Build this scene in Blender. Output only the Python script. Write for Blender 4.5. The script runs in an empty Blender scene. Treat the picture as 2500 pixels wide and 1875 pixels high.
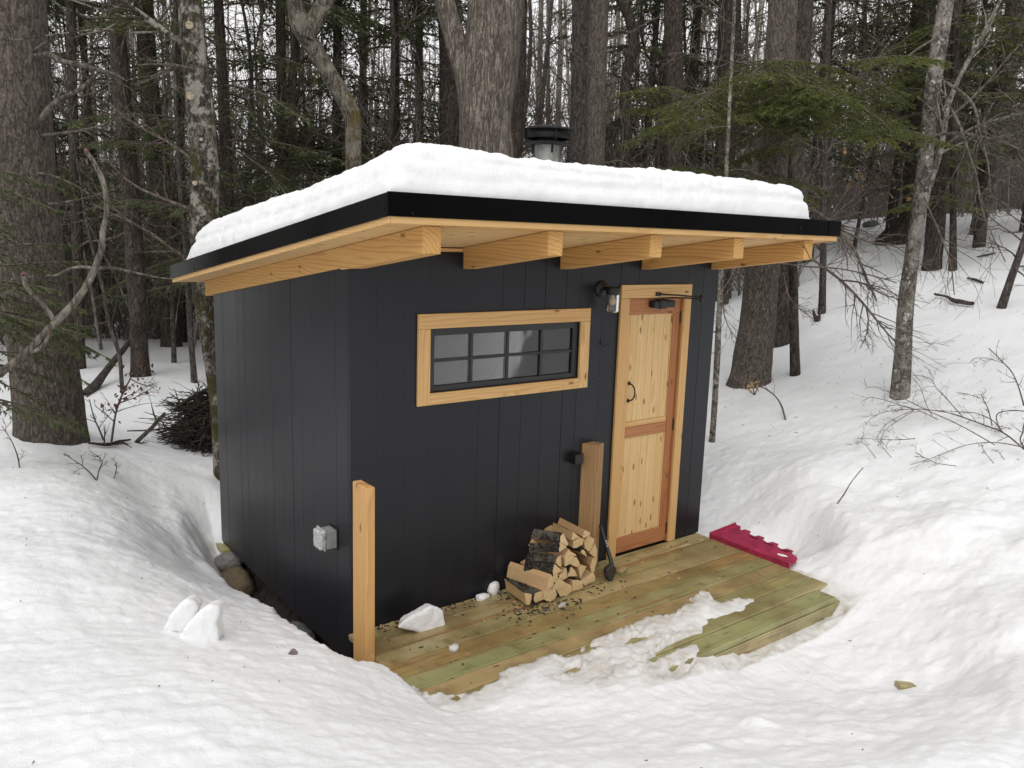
import bpy, bmesh, math, random
import numpy as np
from mathutils import Vector, Matrix

rnd = random.Random(7)
rs = np.random.RandomState(11)
SC = bpy.context.scene
COL = SC.collection
R = math.radians

# ------------------------------------------------------------------ camera
FPX = 1981.486
CAM = np.array([-1.9921, -4.0923, 2.3355])
YAW, PITCH, ROLL = 0.65322379, -0.17896914, 0.03146517


def cam_axes():
    f = np.array([math.sin(YAW) * math.cos(PITCH), math.cos(YAW) * math.cos(PITCH), math.sin(PITCH)])
    r = np.array([math.cos(YAW), -math.sin(YAW), 0.0])
    u = np.cross(r, f)
    return r * math.cos(ROLL) + u * math.sin(ROLL), u * math.cos(ROLL) - r * math.sin(ROLL), f


CR, CU, CF = cam_axes()
cd = bpy.data.cameras.new('camera')
cam = bpy.data.objects.new('camera', cd)
COL.objects.link(cam)
cd.sensor_width = 36
cd.sensor_fit = 'HORIZONTAL'
cd.lens = FPX / 2500 * 36
cd.clip_start = 0.05
cd.clip_end = 500
M = Matrix(((CR[0], CU[0], -CF[0], CAM[0]), (CR[1], CU[1], -CF[1], CAM[1]), (CR[2], CU[2], -CF[2], CAM[2]), (0, 0, 0, 1)))
cam.matrix_world = M
SC.camera = cam

# ------------------------------------------------------------------ light
SUN_EL, SUN_AZ = R(48), R(235)      # azimuth clockwise from +y
world = bpy.data.worlds.new('World')
SC.world = world
world.use_nodes = True
nt = world.node_tree
nt.nodes.clear()
wo = nt.nodes.new('ShaderNodeOutputWorld')
sky = nt.nodes.new('ShaderNodeTexSky')
sky.sky_type = 'NISHITA'
sky.sun_disc = False
sky.sun_elevation = SUN_EL
sky.sun_rotation = SUN_AZ
sky.dust_density = 5.0
hs = nt.nodes.new('ShaderNodeHueSaturation')
hs.inputs['Saturation'].default_value = 0.12
bg1 = nt.nodes.new('ShaderNodeBackground')
bg1.inputs['Strength'].default_value = 0.05
bg2 = nt.nodes.new('ShaderNodeBackground')      # the closed cloud deck
bg2.inputs['Color'].default_value = (1.0, 0.996, 0.988, 1)
bg2.inputs['Strength'].default_value = 0.93
ad = nt.nodes.new('ShaderNodeAddShader')
nt.links.new(sky.outputs[0], hs.inputs['Color'])
nt.links.new(hs.outputs[0], bg1.inputs['Color'])
nt.links.new(bg1.outputs[0], ad.inputs[0])
nt.links.new(bg2.outputs[0], ad.inputs[1])
nt.links.new(ad.outputs[0], wo.inputs['Surface'])
sl = bpy.data.lights.new('sun', 'SUN')
sl.energy = 0.6
sl.angle = R(60)
sl.color = (1.0, 0.975, 0.93)
sun = bpy.data.objects.new('sun', sl)
COL.objects.link(sun)
sd = Vector((math.sin(SUN_AZ) * math.cos(SUN_EL), math.cos(SUN_AZ) * math.cos(SUN_EL), math.sin(SUN_EL)))
sun.rotation_euler = (-sd).to_track_quat('-Z', 'Y').to_euler()
sun.location = (0, 0, 20)
vs = SC.view_settings
vs.view_transform = 'Standard'
vs.look = 'None'
vs.exposure = 0.0
vs.gamma = 1.0
vs.use_curve_mapping = False

# ------------------------------------------------------------------ pixel helpers (2500 x 1875 photograph) -> world points


def ray(px, py):
    return CF + CR * (px - 1250) / FPX - CU * (py - 937.5) / FPX


def at(px, py, ax, v):
    d = ray(px, py)
    return CAM + d * (v - CAM[ax]) / d[ax]


def atd(px, py, dist):
    d = ray(px, py)
    return CAM + d * dist / math.hypot(d[0], d[1])


# ------------------------------------------------------------------ noise
TAB = rs.rand(256, 256)
TAB3 = rs.rand(64, 64, 64)


def vnoise(x, y):
    xi = np.floor(x).astype(int)
    yi = np.floor(y).astype(int)
    fx = x - xi
    fy = y - yi
    fx = fx * fx * fx * (fx * (fx * 6 - 15) + 10)
    fy = fy * fy * fy * (fy * (fy * 6 - 15) + 10)
    a = TAB[xi & 255, yi & 255]
    b = TAB[(xi + 1) & 255, yi & 255]
    c = TAB[xi & 255, (yi + 1) & 255]
    d = TAB[(xi + 1) & 255, (yi + 1) & 255]
    return (a * (1 - fx) + b * fx) * (1 - fy) + (c * (1 - fx) + d * fx) * fy - 0.5


def fbm(x, y, f, octv=3, gain=0.5):
    s = 0
    a = 1.0
    ca, sa = math.cos(0.6), math.sin(0.6)
    for i in range(octv):
        s = s + a * vnoise(x * f + 17.3 * i, y * f + 5.1 * i)
        x, y = x * ca - y * sa, x * sa + y * ca
        a *= gain
        f *= 2.03
    return s


def noise3(p, f):
    q = p * f
    i = np.floor(q).astype(int)
    t = q - i
    t = t * t * (3 - 2 * t)
    out = 0
    for dx in (0, 1):
        for dy in (0, 1):
            for dz in (0, 1):
                w = (t[..., 0] if dx else 1 - t[..., 0]) * (t[..., 1] if dy else 1 - t[..., 1]) * (t[..., 2] if dz else 1 - t[..., 2])
                out = out + w * TAB3[(i[..., 0] + dx) & 63, (i[..., 1] + dy) & 63, (i[..., 2] + dz) & 63]
    return out - 0.5


def sstep(a, b, x):
    t = np.clip((x - a) / (b - a), 0, 1)
    return t * t * (3 - 2 * t)


# ------------------------------------------------------------------ object helpers
def tag(o, label=None, cat=None, group=None, kind=None):
    if label:
        o['label'] = label
    if cat:
        o['category'] = cat
    if group:
        o['group'] = group
    if kind:
        o['kind'] = kind
    return o


def empty(name, loc=(0, 0, 0)):
    o = bpy.data.objects.new(name, None)
    COL.objects.link(o)
    o.location = loc
    o.empty_display_size = 0.2
    return o


def link(name, me, parent=None):
    o = bpy.data.objects.new(name, me)
    COL.objects.link(o)
    if parent is not None:
        o.parent = parent
        q = Vector((0, 0, 0))
        pp = parent
        while pp is not None:
            q += Vector(pp.location)
            pp = pp.parent
        o.location = -q          # meshes are written in world coordinates
    return o


def mesh_np(name, verts, quads=None, tris=None, mats=(), mat_idx=None, smooth=True, grain=None, attrs=None):
    me = bpy.data.meshes.new(name)
    verts = np.asarray(verts, dtype=np.float32).reshape(-1, 3)
    nq = 0 if quads is None else len(quads)
    ntr = 0 if tris is None else len(tris)
    me.vertices.add(len(verts))
    me.vertices.foreach_set('co', verts.ravel())
    loops = []
    if nq:
        loops.append(np.asarray(quads, dtype=np.int32).ravel())
    if ntr:
        loops.append(np.asarray(tris, dtype=np.int32).ravel())
    lp = np.concatenate(loops)
    me.loops.add(len(lp))
    me.loops.foreach_set('vertex_index', lp)
    starts = np.concatenate([np.arange(nq) * 4, nq * 4 + np.arange(ntr) * 3]).astype(np.int32)
    me.polygons.add(nq + ntr)
    me.polygons.foreach_set('loop_start', starts)
    for m in mats:
        me.materials.append(m)
    if mat_idx is not None:
        me.polygons.foreach_set('material_index', np.asarray(mat_idx, dtype=np.int32))
    me.polygons.foreach_set('use_smooth', np.full(nq + ntr, smooth, dtype=bool))
    me.update(calc_edges=True)
    if grain is not None:
        a = me.attributes.new('grain', 'FLOAT_VECTOR', 'POINT')
        a.data.foreach_set('vector', np.asarray(grain, dtype=np.float32).ravel())
    if attrs:
        for k, v in attrs.items():
            a = me.attributes.new(k, 'FLOAT', 'POINT')
            a.data.foreach_set('value', np.asarray(v, dtype=np.float32).ravel())
    me.validate(verbose=False)
    return me


def set_grain(me, axis, off=None, co=None):
    n = len(me.vertices)
    if co is None:
        co = np.zeros(n * 3, dtype=np.float32)
        me.vertices.foreach_get('co', co)
        co = co.reshape(-1, 3)
    if off is None:
        th = rnd.uniform(0, 6.28)
        rr = rnd.uniform(0.05, 0.16)
        off = (rnd.uniform(0, 40), rr * math.cos(th), rr * math.sin(th))
    o = [1, 2, 0] if axis == 0 else ([0, 2, 1] if axis == 1 else [0, 1, 2])
    if axis == 0:
        g = np.stack([co[:, 0], co[:, 1], co[:, 2]], 1)
    elif axis == 1:
        g = np.stack([co[:, 1], co[:, 0], co[:, 2]], 1)
    else:
        g = np.stack([co[:, 2], co[:, 0], co[:, 1]], 1)
    g = g + np.array(off, dtype=np.float32)
    a = me.attributes.new('grain', 'FLOAT_VECTOR', 'POINT')
    a.data.foreach_set('vector', g.astype(np.float32).ravel())


def board(name, parent, mat, lo, hi, axis, bev=0.002, seg=1, jit=0.0):
    """A board filling lo..hi (world), wood grain along axis."""
    bm = bmesh.new()
    lo = Vector(lo)
    hi = Vector(hi)
    c = (lo + hi) / 2
    s = hi - lo
    bmesh.ops.create_cube(bm, size=1)
    bmesh.ops.scale(bm, vec=s, verts=bm.verts)
    if bev > 0:
        bmesh.ops.bevel(bm, geom=bm.edges[:], offset=min(bev, min(s) * 0.45), segments=seg, affect='EDGES', profile=0.5)
    me = bpy.data.meshes.new(name)
    bm.to_mesh(me)
    bm.free()
    set_grain(me, axis)
    me.transform(Matrix.Translation(c))
    me.materials.append(mat)
    return link(name, me, parent)


def poly_prism(name, parent, mat, pts, ext, axis=0, bev=0.002):
    """Closed polygon pts (world, planar) extruded by vector ext."""
    bm = bmesh.new()
    vsn = [bm.verts.new(p) for p in pts]
    f = bm.faces.new(vsn)
    r = bmesh.ops.extrude_face_region(bm, geom=[f])
    bmesh.ops.translate(bm, vec=Vector(ext), verts=[g for g in r['geom'] if isinstance(g, bmesh.types.BMVert)])
    bmesh.ops.recalc_face_normals(bm, faces=bm.faces[:])
    if bev > 0:
        bmesh.ops.bevel(bm, geom=bm.edges[:], offset=bev, segments=1, affect='EDGES', profile=0.5)
    me = bpy.data.meshes.new(name)
    bm.to_mesh(me)
    bm.free()
    c = np.mean(np.array([list(v.co) for v in me.vertices]), 0)
    co = np.array([list(v.co) for v in me.vertices]) - c
    set_grain(me, axis, co=co)
    me.materials.append(mat)
    return link(name, me, parent)


def sweep(P, Rd, sides):
    """P (N,K,3), Rd (N,K) -> verts, quads of N tubes."""
    P = np.asarray(P, float)
    Rd = np.asarray(Rd, float)
    N, K, _ = P.shape
    T = np.gradient(P, axis=1)
    T /= np.linalg.norm(T, axis=2, keepdims=True) + 1e-9
    mt = T.mean(1)
    mt /= np.linalg.norm(mt, axis=1, keepdims=True) + 1e-9
    ref = np.where(np.abs(mt[:, 2:3]) < 0.8, np.array([[0, 0, 1.0]]), np.array([[1.0, 0, 0]]))[:, None, :]
    U = np.cross(T, np.broadcast_to(ref, T.shape))
    U /= np.linalg.norm(U, axis=2, keepdims=True) + 1e-9
    V = np.cross(T, U)
    a = np.arange(sides) * 2 * math.pi / sides
    vt = P[:, :, None, :] + Rd[:, :, None, None] * (np.cos(a)[None, None, :, None] * U[:, :, None, :] + np.sin(a)[None, None, :, None] * V[:, :, None, :])
    base = (np.arange(N) * K * sides)[:, None, None] + (np.arange(K - 1) * sides)[None, :, None]
    j = np.arange(sides)[None, None, :]
    j2 = (j + 1) % sides
    q = np.stack([base + j, base + j2, base + sides + j2, base + sides + j], -1).reshape(-1, 4)
    return vt.reshape(-1, 3), q


class Buf:
    def __init__(self):
        self.v, self.q, self.t, self.qm, self.tm, self.n = [], [], [], [], [], 0

    def add(self, v, q=None, t=None, m=0):
        v = np.asarray(v).reshape(-1, 3)
        self.v.append(v)
        if q is not None and len(q):
            self.q.append(np.asarray(q) + self.n)
            self.qm.append(np.full(len(q), m))
        if t is not None and len(t):
            self.t.append(np.asarray(t) + self.n)
            self.tm.append(np.full(len(t), m))
        self.n += len(v)

    def tubes(self, P, Rd, sides, m=0):
        v, q = sweep(P, Rd, sides)
        self.add(v, q, m=m)

    def mesh(self, name, mats, smooth=True):
        q = np.concatenate(self.q) if self.q else None
        t = np.concatenate(self.t) if self.t else None
        mi = np.concatenate(self.qm + self.tm)
        return mesh_np(name, np.concatenate(self.v), q, t, mats, mi, smooth)


def resample(pts, K):
    pts = np.asarray(pts, float)
    seg = np.linalg.norm(np.diff(pts[:, :3], axis=0), axis=1)
    s = np.concatenate([[0], np.cumsum(seg)])
    u = np.linspace(0, s[-1], K)
    # smooth (Catmull-like through cubic hermite)
    m = np.gradient(pts, s, axis=0)
    out = np.zeros((K, pts.shape[1]))
    idx = np.clip(np.searchsorted(s, u, side='right') - 1, 0, len(s) - 2)
    h = (s[idx + 1] - s[idx])[:, None]
    t = ((u - s[idx]) / h[:, 0])[:, None]
    p0, p1, m0, m1 = pts[idx], pts[idx + 1], m[idx], m[idx + 1]
    out = (2 * t**3 - 3 * t**2 + 1) * p0 + (t**3 - 2 * t**2 + t) * h * m0 + (-2 * t**3 + 3 * t**2) * p1 + (t**3 - t**2) * h * m1
    return out


def spawn(P, Rd, n, t0, t1, length, ang, K, up=0.0, wig=0.25, rf=0.45, rmin=0.0015, lenpow=0.0, flat=0.0):
    """n child curves on each of N parents."""
    N, Kp, _ = P.shape
    t = rs.uniform(t0, t1, (N, n))
    f = t * (Kp - 1)
    i = np.clip(f.astype(int), 0, Kp - 2)
    w = (f - i)[..., None]
    ii = np.arange(N)[:, None]
    pos = P[ii, i] * (1 - w) + P[ii, i + 1] * w
    tan = P[ii, i + 1] - P[ii, i]
    tan /= np.linalg.norm(tan, axis=2, keepdims=True) + 1e-9
    r0 = Rd[ii, i] * (1 - w[..., 0]) + Rd[ii, i + 1] * w[..., 0]
    q = rs.normal(size=tan.shape)
    q[..., 2] *= (1 - flat)
    q -= (q * tan).sum(-1, keepdims=True) * tan
    q /= np.linalg.norm(q, axis=2, keepdims=True) + 1e-9
    a = ang * rs.uniform(0.7, 1.3, t.shape)[..., None]
    d = np.cos(a) * tan + np.sin(a) * q
    plen = np.linalg.norm(np.diff(P, axis=1), axis=2).sum(1)[:, None]
    L = length * rs.uniform(0.5, 1.25, t.shape) * (1 - t * lenpow)
    if length < 1.0001 and length > 0:
        L = L * plen
    pos = pos.reshape(-1, 3)
    d = d.reshape(-1, 3)
    L = L.reshape(-1)
    r0 = r0.reshape(-1)
    C = np.zeros((len(pos), K, 3))
    C[:, 0] = pos
    st = (L / (K - 1))[:, None]
    for k in range(1, K):
        d = d + rs.normal(size=d.shape) * wig + np.array([0, 0, up])
        d /= np.linalg.norm(d, axis=1, keepdims=True) + 1e-9
        C[:, k] = C[:, k - 1] + d * st
    RR = (r0 * rf)[:, None] * np.linspace(1, 0.25, K)[None]
    return C, np.maximum(RR, rmin)


# ------------------------------------------------------------------ materials
class NT:
    def __init__(self, name):
        self.m = bpy.data.materials.new(name)
        self.m.use_nodes = True
        self.t = self.m.node_tree
        self.t.nodes.clear()
        self.out = self.n('ShaderNodeOutputMaterial')
        self.b = self.n('ShaderNodeBsdfPrincipled')
        self.l(self.b.outputs[0], self.out.inputs['Surface'])

    def n(self, typ, **kw):
        x = self.t.nodes.new(typ)
        for k, v in kw.items():
            setattr(x, k, v)
        return x

    def l(self, a, b):
        self.t.links.new(a, b)

    def val(self, sock, v):
        if hasattr(v, 'is_linked') or isinstance(v, bpy.types.NodeSocket):
            self.l(v, sock)
        else:
            sock.default_value = v

    def math(self, op, a, b=0.0, c=0.0):
        x = self.n('ShaderNodeMath', operation=op)
        self.val(x.inputs[0], a)
        self.val(x.inputs[1], b)
        if op in ('MULTIPLY_ADD', 'COMPARE', 'SMOOTH_MIN'):
            self.val(x.inputs[2], c)
        return x.outputs[0]

    def vmath(self, op, a, b=(0, 0, 0)):
        x = self.n('ShaderNodeVectorMath', operation=op)
        self.val(x.inputs[0], a)
        self.val(x.inputs[1], b)
        return x.outputs['Value'] if op in ('LENGTH', 'DOT_PRODUCT') else x.outputs[0]

    def noise(self, vec, scale, detail=3, rough=0.55, dist=0.0, color=False):
        x = self.n('ShaderNodeTexNoise')
        self.l(vec, x.inputs['Vector'])
        x.inputs['Scale'].default_value = scale
        x.inputs['Detail'].default_value = detail
        x.inputs['Roughness'].default_value = rough
        x.inputs['Distortion'].default_value = dist
        return x.outputs['Color' if color else 'Fac']

    def voro(self, vec, scale, feature='F1', out='Distance', rand=1.0):
        x = self.n('ShaderNodeTexVoronoi', feature=feature)
        self.l(vec, x.inputs['Vector'])
        x.inputs['Scale'].default_value = scale
        x.inputs['Randomness'].default_value = rand
        return x.outputs[out] if out else x

    def ramp(self, fac, stops, interp='LINEAR'):
        x = self.n('ShaderNodeValToRGB')
        x.color_ramp.interpolation = interp
        e = x.color_ramp.elements
        while len(e) < len(stops):
            e.new(0.5)
        for i, (p, c) in enumerate(stops):
            e[i].position = p
            if isinstance(c, (int, float)):
                c = (c, c, c)
            e[i].color = (c[0], c[1], c[2], 1)
        self.l(fac, x.inputs[0])
        return x.outputs[0]

    def mix(self, fac, a, b, mode='MIX'):
        x = self.n('ShaderNodeMix', data_type='RGBA', blend_type=mode)
        self.val(x.inputs[0], fac)
        for s, v in ((x.inputs[6], a), (x.inputs[7], b)):
            if isinstance(v, tuple):
                s.default_value = (v[0], v[1], v[2], 1)
            else:
                self.l(v, s)
        return x.outputs[2]

    def bump(self, h, strength=0.5, dist=0.01, normal=None):
        x = self.n('ShaderNodeBump')
        x.inputs['Strength'].default_value = strength
        x.inputs['Distance'].default_value = dist
        self.l(h, x.inputs['Height'])
        if normal is not None:
            self.l(normal, x.inputs['Normal'])
        return x.outputs[0]

    def coord(self, kind='Object'):
        return self.n('ShaderNodeTexCoord').outputs[kind]

    def scale(self, vec, s):
        x = self.n('ShaderNodeMapping')
        x.inputs['Scale'].default_value = s
        self.l(vec, x.inputs['Vector'])
        return x.outputs[0]

    def rand(self):
        return self.n('ShaderNodeObjectInfo').outputs['Random']

    def set(self, **kw):
        for k, v in kw.items():
            k = k.replace('_', ' ')
            s = self.b.inputs[k]
            if isinstance(v, tuple) and len(v) == 3:
                v = (v[0], v[1], v[2], 1)
            self.val(s, v)
        return self


def wood_mat(name, light, dark, knot, rings=85, knots=0.5, rough=0.55, tint=None, spec=0.35, stain=None, contrast=0.6, bump=0.25):
    N = NT(name)
    at_ = N.n('ShaderNodeAttribute', attribute_name='grain').outputs['Vector']
    sep = N.n('ShaderNodeSeparateXYZ')
    N.l(at_, sep.inputs[0])
    stretched = N.scale(at_, (0.9, 7, 7))
    warp = N.noise(stretched, 1.0, 2, 0.5)
    # knots
    kcx = N.n('ShaderNodeCombineXYZ')
    N.val(kcx.inputs[0], N.math('MULTIPLY', sep.outputs[0], 4.0))
    N.val(kcx.inputs[1], N.math('MULTIPLY', N.math('ADD', sep.outputs[1], sep.outputs[2]), 11.0))
    kv = N.voro(kcx.outputs[0], 1.0, out=None)
    kv.voronoi_dimensions = '2D'
    kd = kv.outputs['Distance']
    ksel = N.n('ShaderNodeSeparateColor')
    N.l(kv.outputs['Color'], ksel.inputs[0])
    kon = N.math('LESS_THAN', ksel.outputs[0], knots)
    kinf = N.math('MULTIPLY', N.ramp(kd, [(0.0, 1.0), (0.45, 0.0)]), kon)
    a = N.math('ADD', sep.outputs[1], N.math('MULTIPLY', N.math('SUBTRACT', warp, 0.5), 0.085))
    warp2 = N.noise(N.scale(at_, (0.6, 5, 5)), 1.7, 2, 0.5)
    b = N.math('ADD', sep.outputs[2], N.math('MULTIPLY', N.math('SUBTRACT', warp2, 0.5), 0.085))
    rr = N.math('SQRT', N.math('ADD', N.math('MULTIPLY', a, a), N.math('MULTIPLY', b, b)))
    rr = N.math('ADD', rr, N.math('MULTIPLY', kinf, 0.02))
    fr = N.math('FRACT', N.math('MULTIPLY', rr, rings))
    ring = N.ramp(fr, [(0.0, 0.0), (0.55, 0.25), (0.86, 1.0), (1.0, 0.1)])
    fine = N.noise(N.scale(at_, (6, 260, 260)), 1.0, 3, 0.7)
    big = N.noise(N.scale(at_, (0.5, 6, 6)), 1.0, 2)
    c = N.mix(N.math('MULTIPLY', ring, contrast), light, dark)
    c = N.mix(N.math('MULTIPLY', N.ramp(fine, [(0.35, 0.0), (0.75, 1.0)]), 0.35), c, dark)
    c = N.mix(N.math('MULTIPLY', N.ramp(big, [(0.4, 0.0), (0.8, 1.0)]), 0.45), c, dark)
    if tint:
        for (col, sc, lo, hi, amt) in tint:
            tn = N.noise(N.scale(at_, sc), 1.0, 3, 0.6)
            c = N.mix(N.math('MULTIPLY', N.ramp(tn, [(lo, 0.0), (hi, 1.0)]), amt), c, col)
    kcol = N.math('MULTIPLY', N.ramp(kd, [(0.06, 1.0), (0.13, 0.0)]), kon)
    c = N.mix(N.math('MULTIPLY', kcol, 0.85), c, knot)
    # board to board variation
    rv = N.rand()
    c = N.mix(N.math('MULTIPLY', rv, 0.3), c, dark)
    if name.startswith('wet'):
        c = N.mix(N.ramp(rv, [(0.0, 0.0), (0.25, 0.55), (0.3, 0.0), (0.6, 0.0), (0.62, 0.45), (0.8, 0.1), (1.0, 0.0)]), c, (0.31, 0.33, 0.14))
        c = N.mix(N.ramp(N.math('FRACT', N.math('MULTIPLY', rv, 7.0)), [(0.0, 0.5), (0.3, 0.0), (1.0, 0.0)]), c, (0.30, 0.15, 0.05))
        wet = N.noise(N.coord('Object'), 2.2, 4, 0.6)
        c = N.mix(N.math('MULTIPLY', N.ramp(wet, [(0.45, 0.0), (0.6, 1.0)]), 0.5), c, (0.16, 0.105, 0.04))
    if stain:
        pc = N.coord('Object')
        sn = N.noise(pc, 9.0, 5, 0.65)
        c = N.mix(N.math('MULTIPLY', N.ramp(sn, [(0.55, 0.0), (0.72, 1.0)]), 0.6), c, stain)
    N.set(Base_Color=c, Roughness=N.math('MULTIPLY_ADD', fine, 0.25, rough - 0.12))
    N.b.inputs['Specular IOR Level'].default_value = spec
    h = N.math('ADD', N.math('MULTIPLY', ring, 0.5), fine)
    N.l(N.bump(h, bump, 0.002), N.b.inputs['Normal'])
    return N.m


def flat_mat(name, col, rough=0.5, metal=0.0, spec=0.5, noise_amt=0.15, nscale=20, bump=0.0, coat=0.0):
    N = NT(name)
    n = N.noise(N.coord('Object'), nscale, 4, 0.6)
    dk = tuple(c * (1 - noise_amt * 2) for c in col)
    lt = tuple(min(1, c * (1 + noise_amt)) for c in col)
    N.set(Base_Color=N.ramp(n, [(0.3, dk), (0.7, lt)]), Roughness=N.math('MULTIPLY_ADD', n, 0.3, rough - 0.15), Metallic=metal)
    N.b.inputs['Specular IOR Level'].default_value = spec
    N.b.inputs['Coat Weight'].default_value = coat
    if bump:
        N.l(N.bump(n, bump, 0.005), N.b.inputs['Normal'])
    return N.m


def bark_mat(name, dark, mid, light, vs_=(9, 9, 1.6), lichen=0.0, moss=0.0, patch=0.0, strength=0.8, lichcol=(0.42, 0.43, 0.36), mosscol=(0.055, 0.05, 0.012), plate=0.35):
    N = NT(name)
    oc = N.coord('Object')
    rnd_ = N.n('ShaderNodeObjectInfo').outputs['Random']
    off = N.n('ShaderNodeCombineXYZ')
    N.val(off.inputs[0], N.math('MULTIPLY', rnd_, 17.0))
    N.val(off.inputs[2], N.math('MULTIPLY', rnd_, 9.0))
    p = N.vmath('ADD', oc, off.outputs[0])
    q1 = N.noise(N.scale(p, (vs_[0] * .55, vs_[1] * .55, vs_[2] * .55)), 1.0, 3, 0.55, 0.6)
    q2 = N.noise(N.scale(p, (vs_[0] * 1.3, vs_[1] * 1.3, vs_[2] * 1.6)), 1.0, 3, 0.6, 0.8)
    r1 = N.math('ABSOLUTE', N.math('SUBTRACT', q1, 0.5))
    r2 = N.math('ABSOLUTE', N.math('SUBTRACT', q2, 0.5))
    crack = N.math('MULTIPLY', N.ramp(r1, [(0.0, 0.0), (0.035, 0.55), (0.12, 1.0)]), N.ramp(r2, [(0.0, 0.35), (0.03, 0.8), (0.1, 1.0)]))
    pn = N.noise(N.scale(p, (vs_[0] * 2.2, vs_[1] * 2.2, vs_[2] * 2.5)), 1.0, 5, 0.7)
    c = N.mix(pn, dark, mid)
    c = N.mix(N.ramp(pn, [(0.45, 0.0), (0.8, 1.0)]), c, light)
    c = N.mix(crack, tuple(x * 0.4 for x in dark), c)
    h = N.math('ADD', crack, N.math('MULTIPLY', pn, 0.5))
    if patch > 0:      # big pale / dark blotches
        bn = N.noise(p, 5.5, 6, 0.75)
        c = N.mix(N.math('MULTIPLY', N.ramp(bn, [(0.5, 0.0), (0.56, 1.0)]), patch), c, light)
    if moss > 0:
        mn = N.noise(N.vmath('ADD', p, (3.1, 0, 5.0)), 3.2, 6, 0.7)
        c = N.mix(N.ramp(mn, [(0.62 - moss * 0.25, 0.0), (0.68 - moss * 0.2, 0.9)]), c, mosscol)
    if lichen > 0:
        ln = N.noise(N.vmath('ADD', p, (8.1, 2, 1.0)), 11, 5, 0.8)
        c = N.mix(N.ramp(ln, [(0.68 - lichen * 0.2, 0.0), (0.71 - lichen * 0.2, 0.9)]), c, lichcol)
    N.set(Base_Color=c, Roughness=0.9)
    N.b.inputs['Specular IOR Level'].default_value = 0.2
    N.l(N.bump(h, strength, 0.02), N.b.inputs['Normal'])
    return N.m


def snow_mat(name, col=(0.858, 0.866, 0.88), dirt=0.0, fine=1.0):
    N = NT(name)
    p = N.coord('Object')
    n1 = N.noise(p, 3.0, 4, 0.6)
    n2 = N.noise(N.scale(p, (1, 1, 0.5)), 22, 4, 0.65)
    n3 = N.noise(p, 160, 2, 0.6)
    c = N.ramp(n1, [(0.25, tuple(x * 0.955 for x in col)), (0.7, col)])
    sp = N.noise(p, 55, 2, 0.5)
    c = N.mix(N.math('MULTIPLY', N.ramp(sp, [(0.74, 0.0), (0.79, 1.0)]), 0.55), c, (0.35, 0.30, 0.24))
    if dirt:
        dn = N.noise(p, 7, 6, 0.7)
        c = N.mix(N.math('MULTIPLY', N.ramp(dn, [(0.5, 0.0), (0.75, 1.0)]), dirt), c, (0.52, 0.47, 0.43))
    sl_ = N.n('ShaderNodeAttribute', attribute_name='slush').outputs['Fac']
    sn_ = N.noise(p, 14, 4, 0.7)
    sf = N.math('MULTIPLY', sl_, N.ramp(sn_, [(0.3, 0.25), (0.62, 1.0)]))
    c = N.mix(N.math('MULTIPLY', sf, 0.8), c, (0.50, 0.46, 0.40))
    N.set(Base_Color=c, Roughness=N.math('MULTIPLY_ADD', sf, -0.4, 0.62))
    N.b.inputs['Specular IOR Level'].default_value = 0.25
    N.b.inputs['Subsurface Weight'].default_value = 0.0
    b1 = N.bump(n2, 0.24 * fine, 0.03)
    b2 = N.bump(n3, 0.25 * fine, 0.006, b1)
    N.l(b2, N.b.inputs['Normal'])
    return N.m


def needle_mat(name, a, b):
    N = NT(name)
    rv = N.rand()
    n = N.noise(N.coord('Object'), 1.3, 3, 0.6)
    n2 = N.noise(N.coord('Object'), 14, 2, 0.6)
    c = N.mix(N.ramp(n, [(0.35, 0.0), (0.65, 1.0)]), a, b)
    c = N.mix(N.math('MULTIPLY', n2, 0.5), c, tuple(x * 0.5 for x in a))
    N.set(Base_Color=c, Roughness=0.6)
    N.b.inputs['Specular IOR Level'].default_value = 0.25
    tr = N.n('ShaderNodeBsdfTranslucent')
    N.l(c, tr.inputs[0])
    mx = N.n('ShaderNodeMixShader')
    mx.inputs[0].default_value = 0.35
    N.l(N.b.outputs[0], mx.inputs[1])
    N.l(tr.outputs[0], mx.inputs[2])
    N.l(mx.outputs[0], N.out.inputs['Surface'])
    return N.m


MW = {}
MW['pine'] = wood_mat('fresh pine', (0.74, 0.50, 0.235), (0.52, 0.28, 0.095), (0.13, 0.055, 0.02), rings=60, knots=0.3, contrast=0.8)
MW['pine_pale'] = wood_mat('pale tongue and groove pine', (0.78, 0.57, 0.30), (0.60, 0.37, 0.15), (0.17, 0.08, 0.03), rings=50, knots=0.55, contrast=0.7)
MW['rafter'] = wood_mat('rough sawn rafter pine', (0.76, 0.48, 0.185), (0.46, 0.235, 0.07), (0.10, 0.04, 0.015), rings=50, knots=0.15, contrast=0.9, rough=0.7)
MW['fir'] = wood_mat('reddish fir', (0.50, 0.235, 0.10), (0.33, 0.12, 0.05), (0.12, 0.045, 0.02), rings=95, knots=0.05, contrast=0.9)
MW['brown'] = wood_mat('brown rough sawn board', (0.47, 0.30, 0.15), (0.24, 0.13, 0.055), (0.06, 0.03, 0.015), rings=45, knots=0.15, contrast=0.6, rough=0.8)
MW['post'] = wood_mat('knotty pine post', (0.70, 0.43, 0.175), (0.48, 0.25, 0.085), (0.11, 0.045, 0.018), rings=45, knots=0.45, contrast=0.75)
MW['treated'] = wood_mat('wet pressure treated decking', (0.66, 0.56, 0.31), (0.27, 0.18, 0.075), (0.06, 0.035, 0.015), rings=62, knots=0.15, rough=0.33, spec=0.5,
                         tint=[((0.26, 0.28, 0.12), (0.5, 5, 5), 0.42, 0.66, 0.8), ((0.26, 0.085, 0.03), (0.25, 14, 14), 0.57, 0.67, 0.75)], stain=(0.10, 0.075, 0.04), contrast=0.95)
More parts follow.
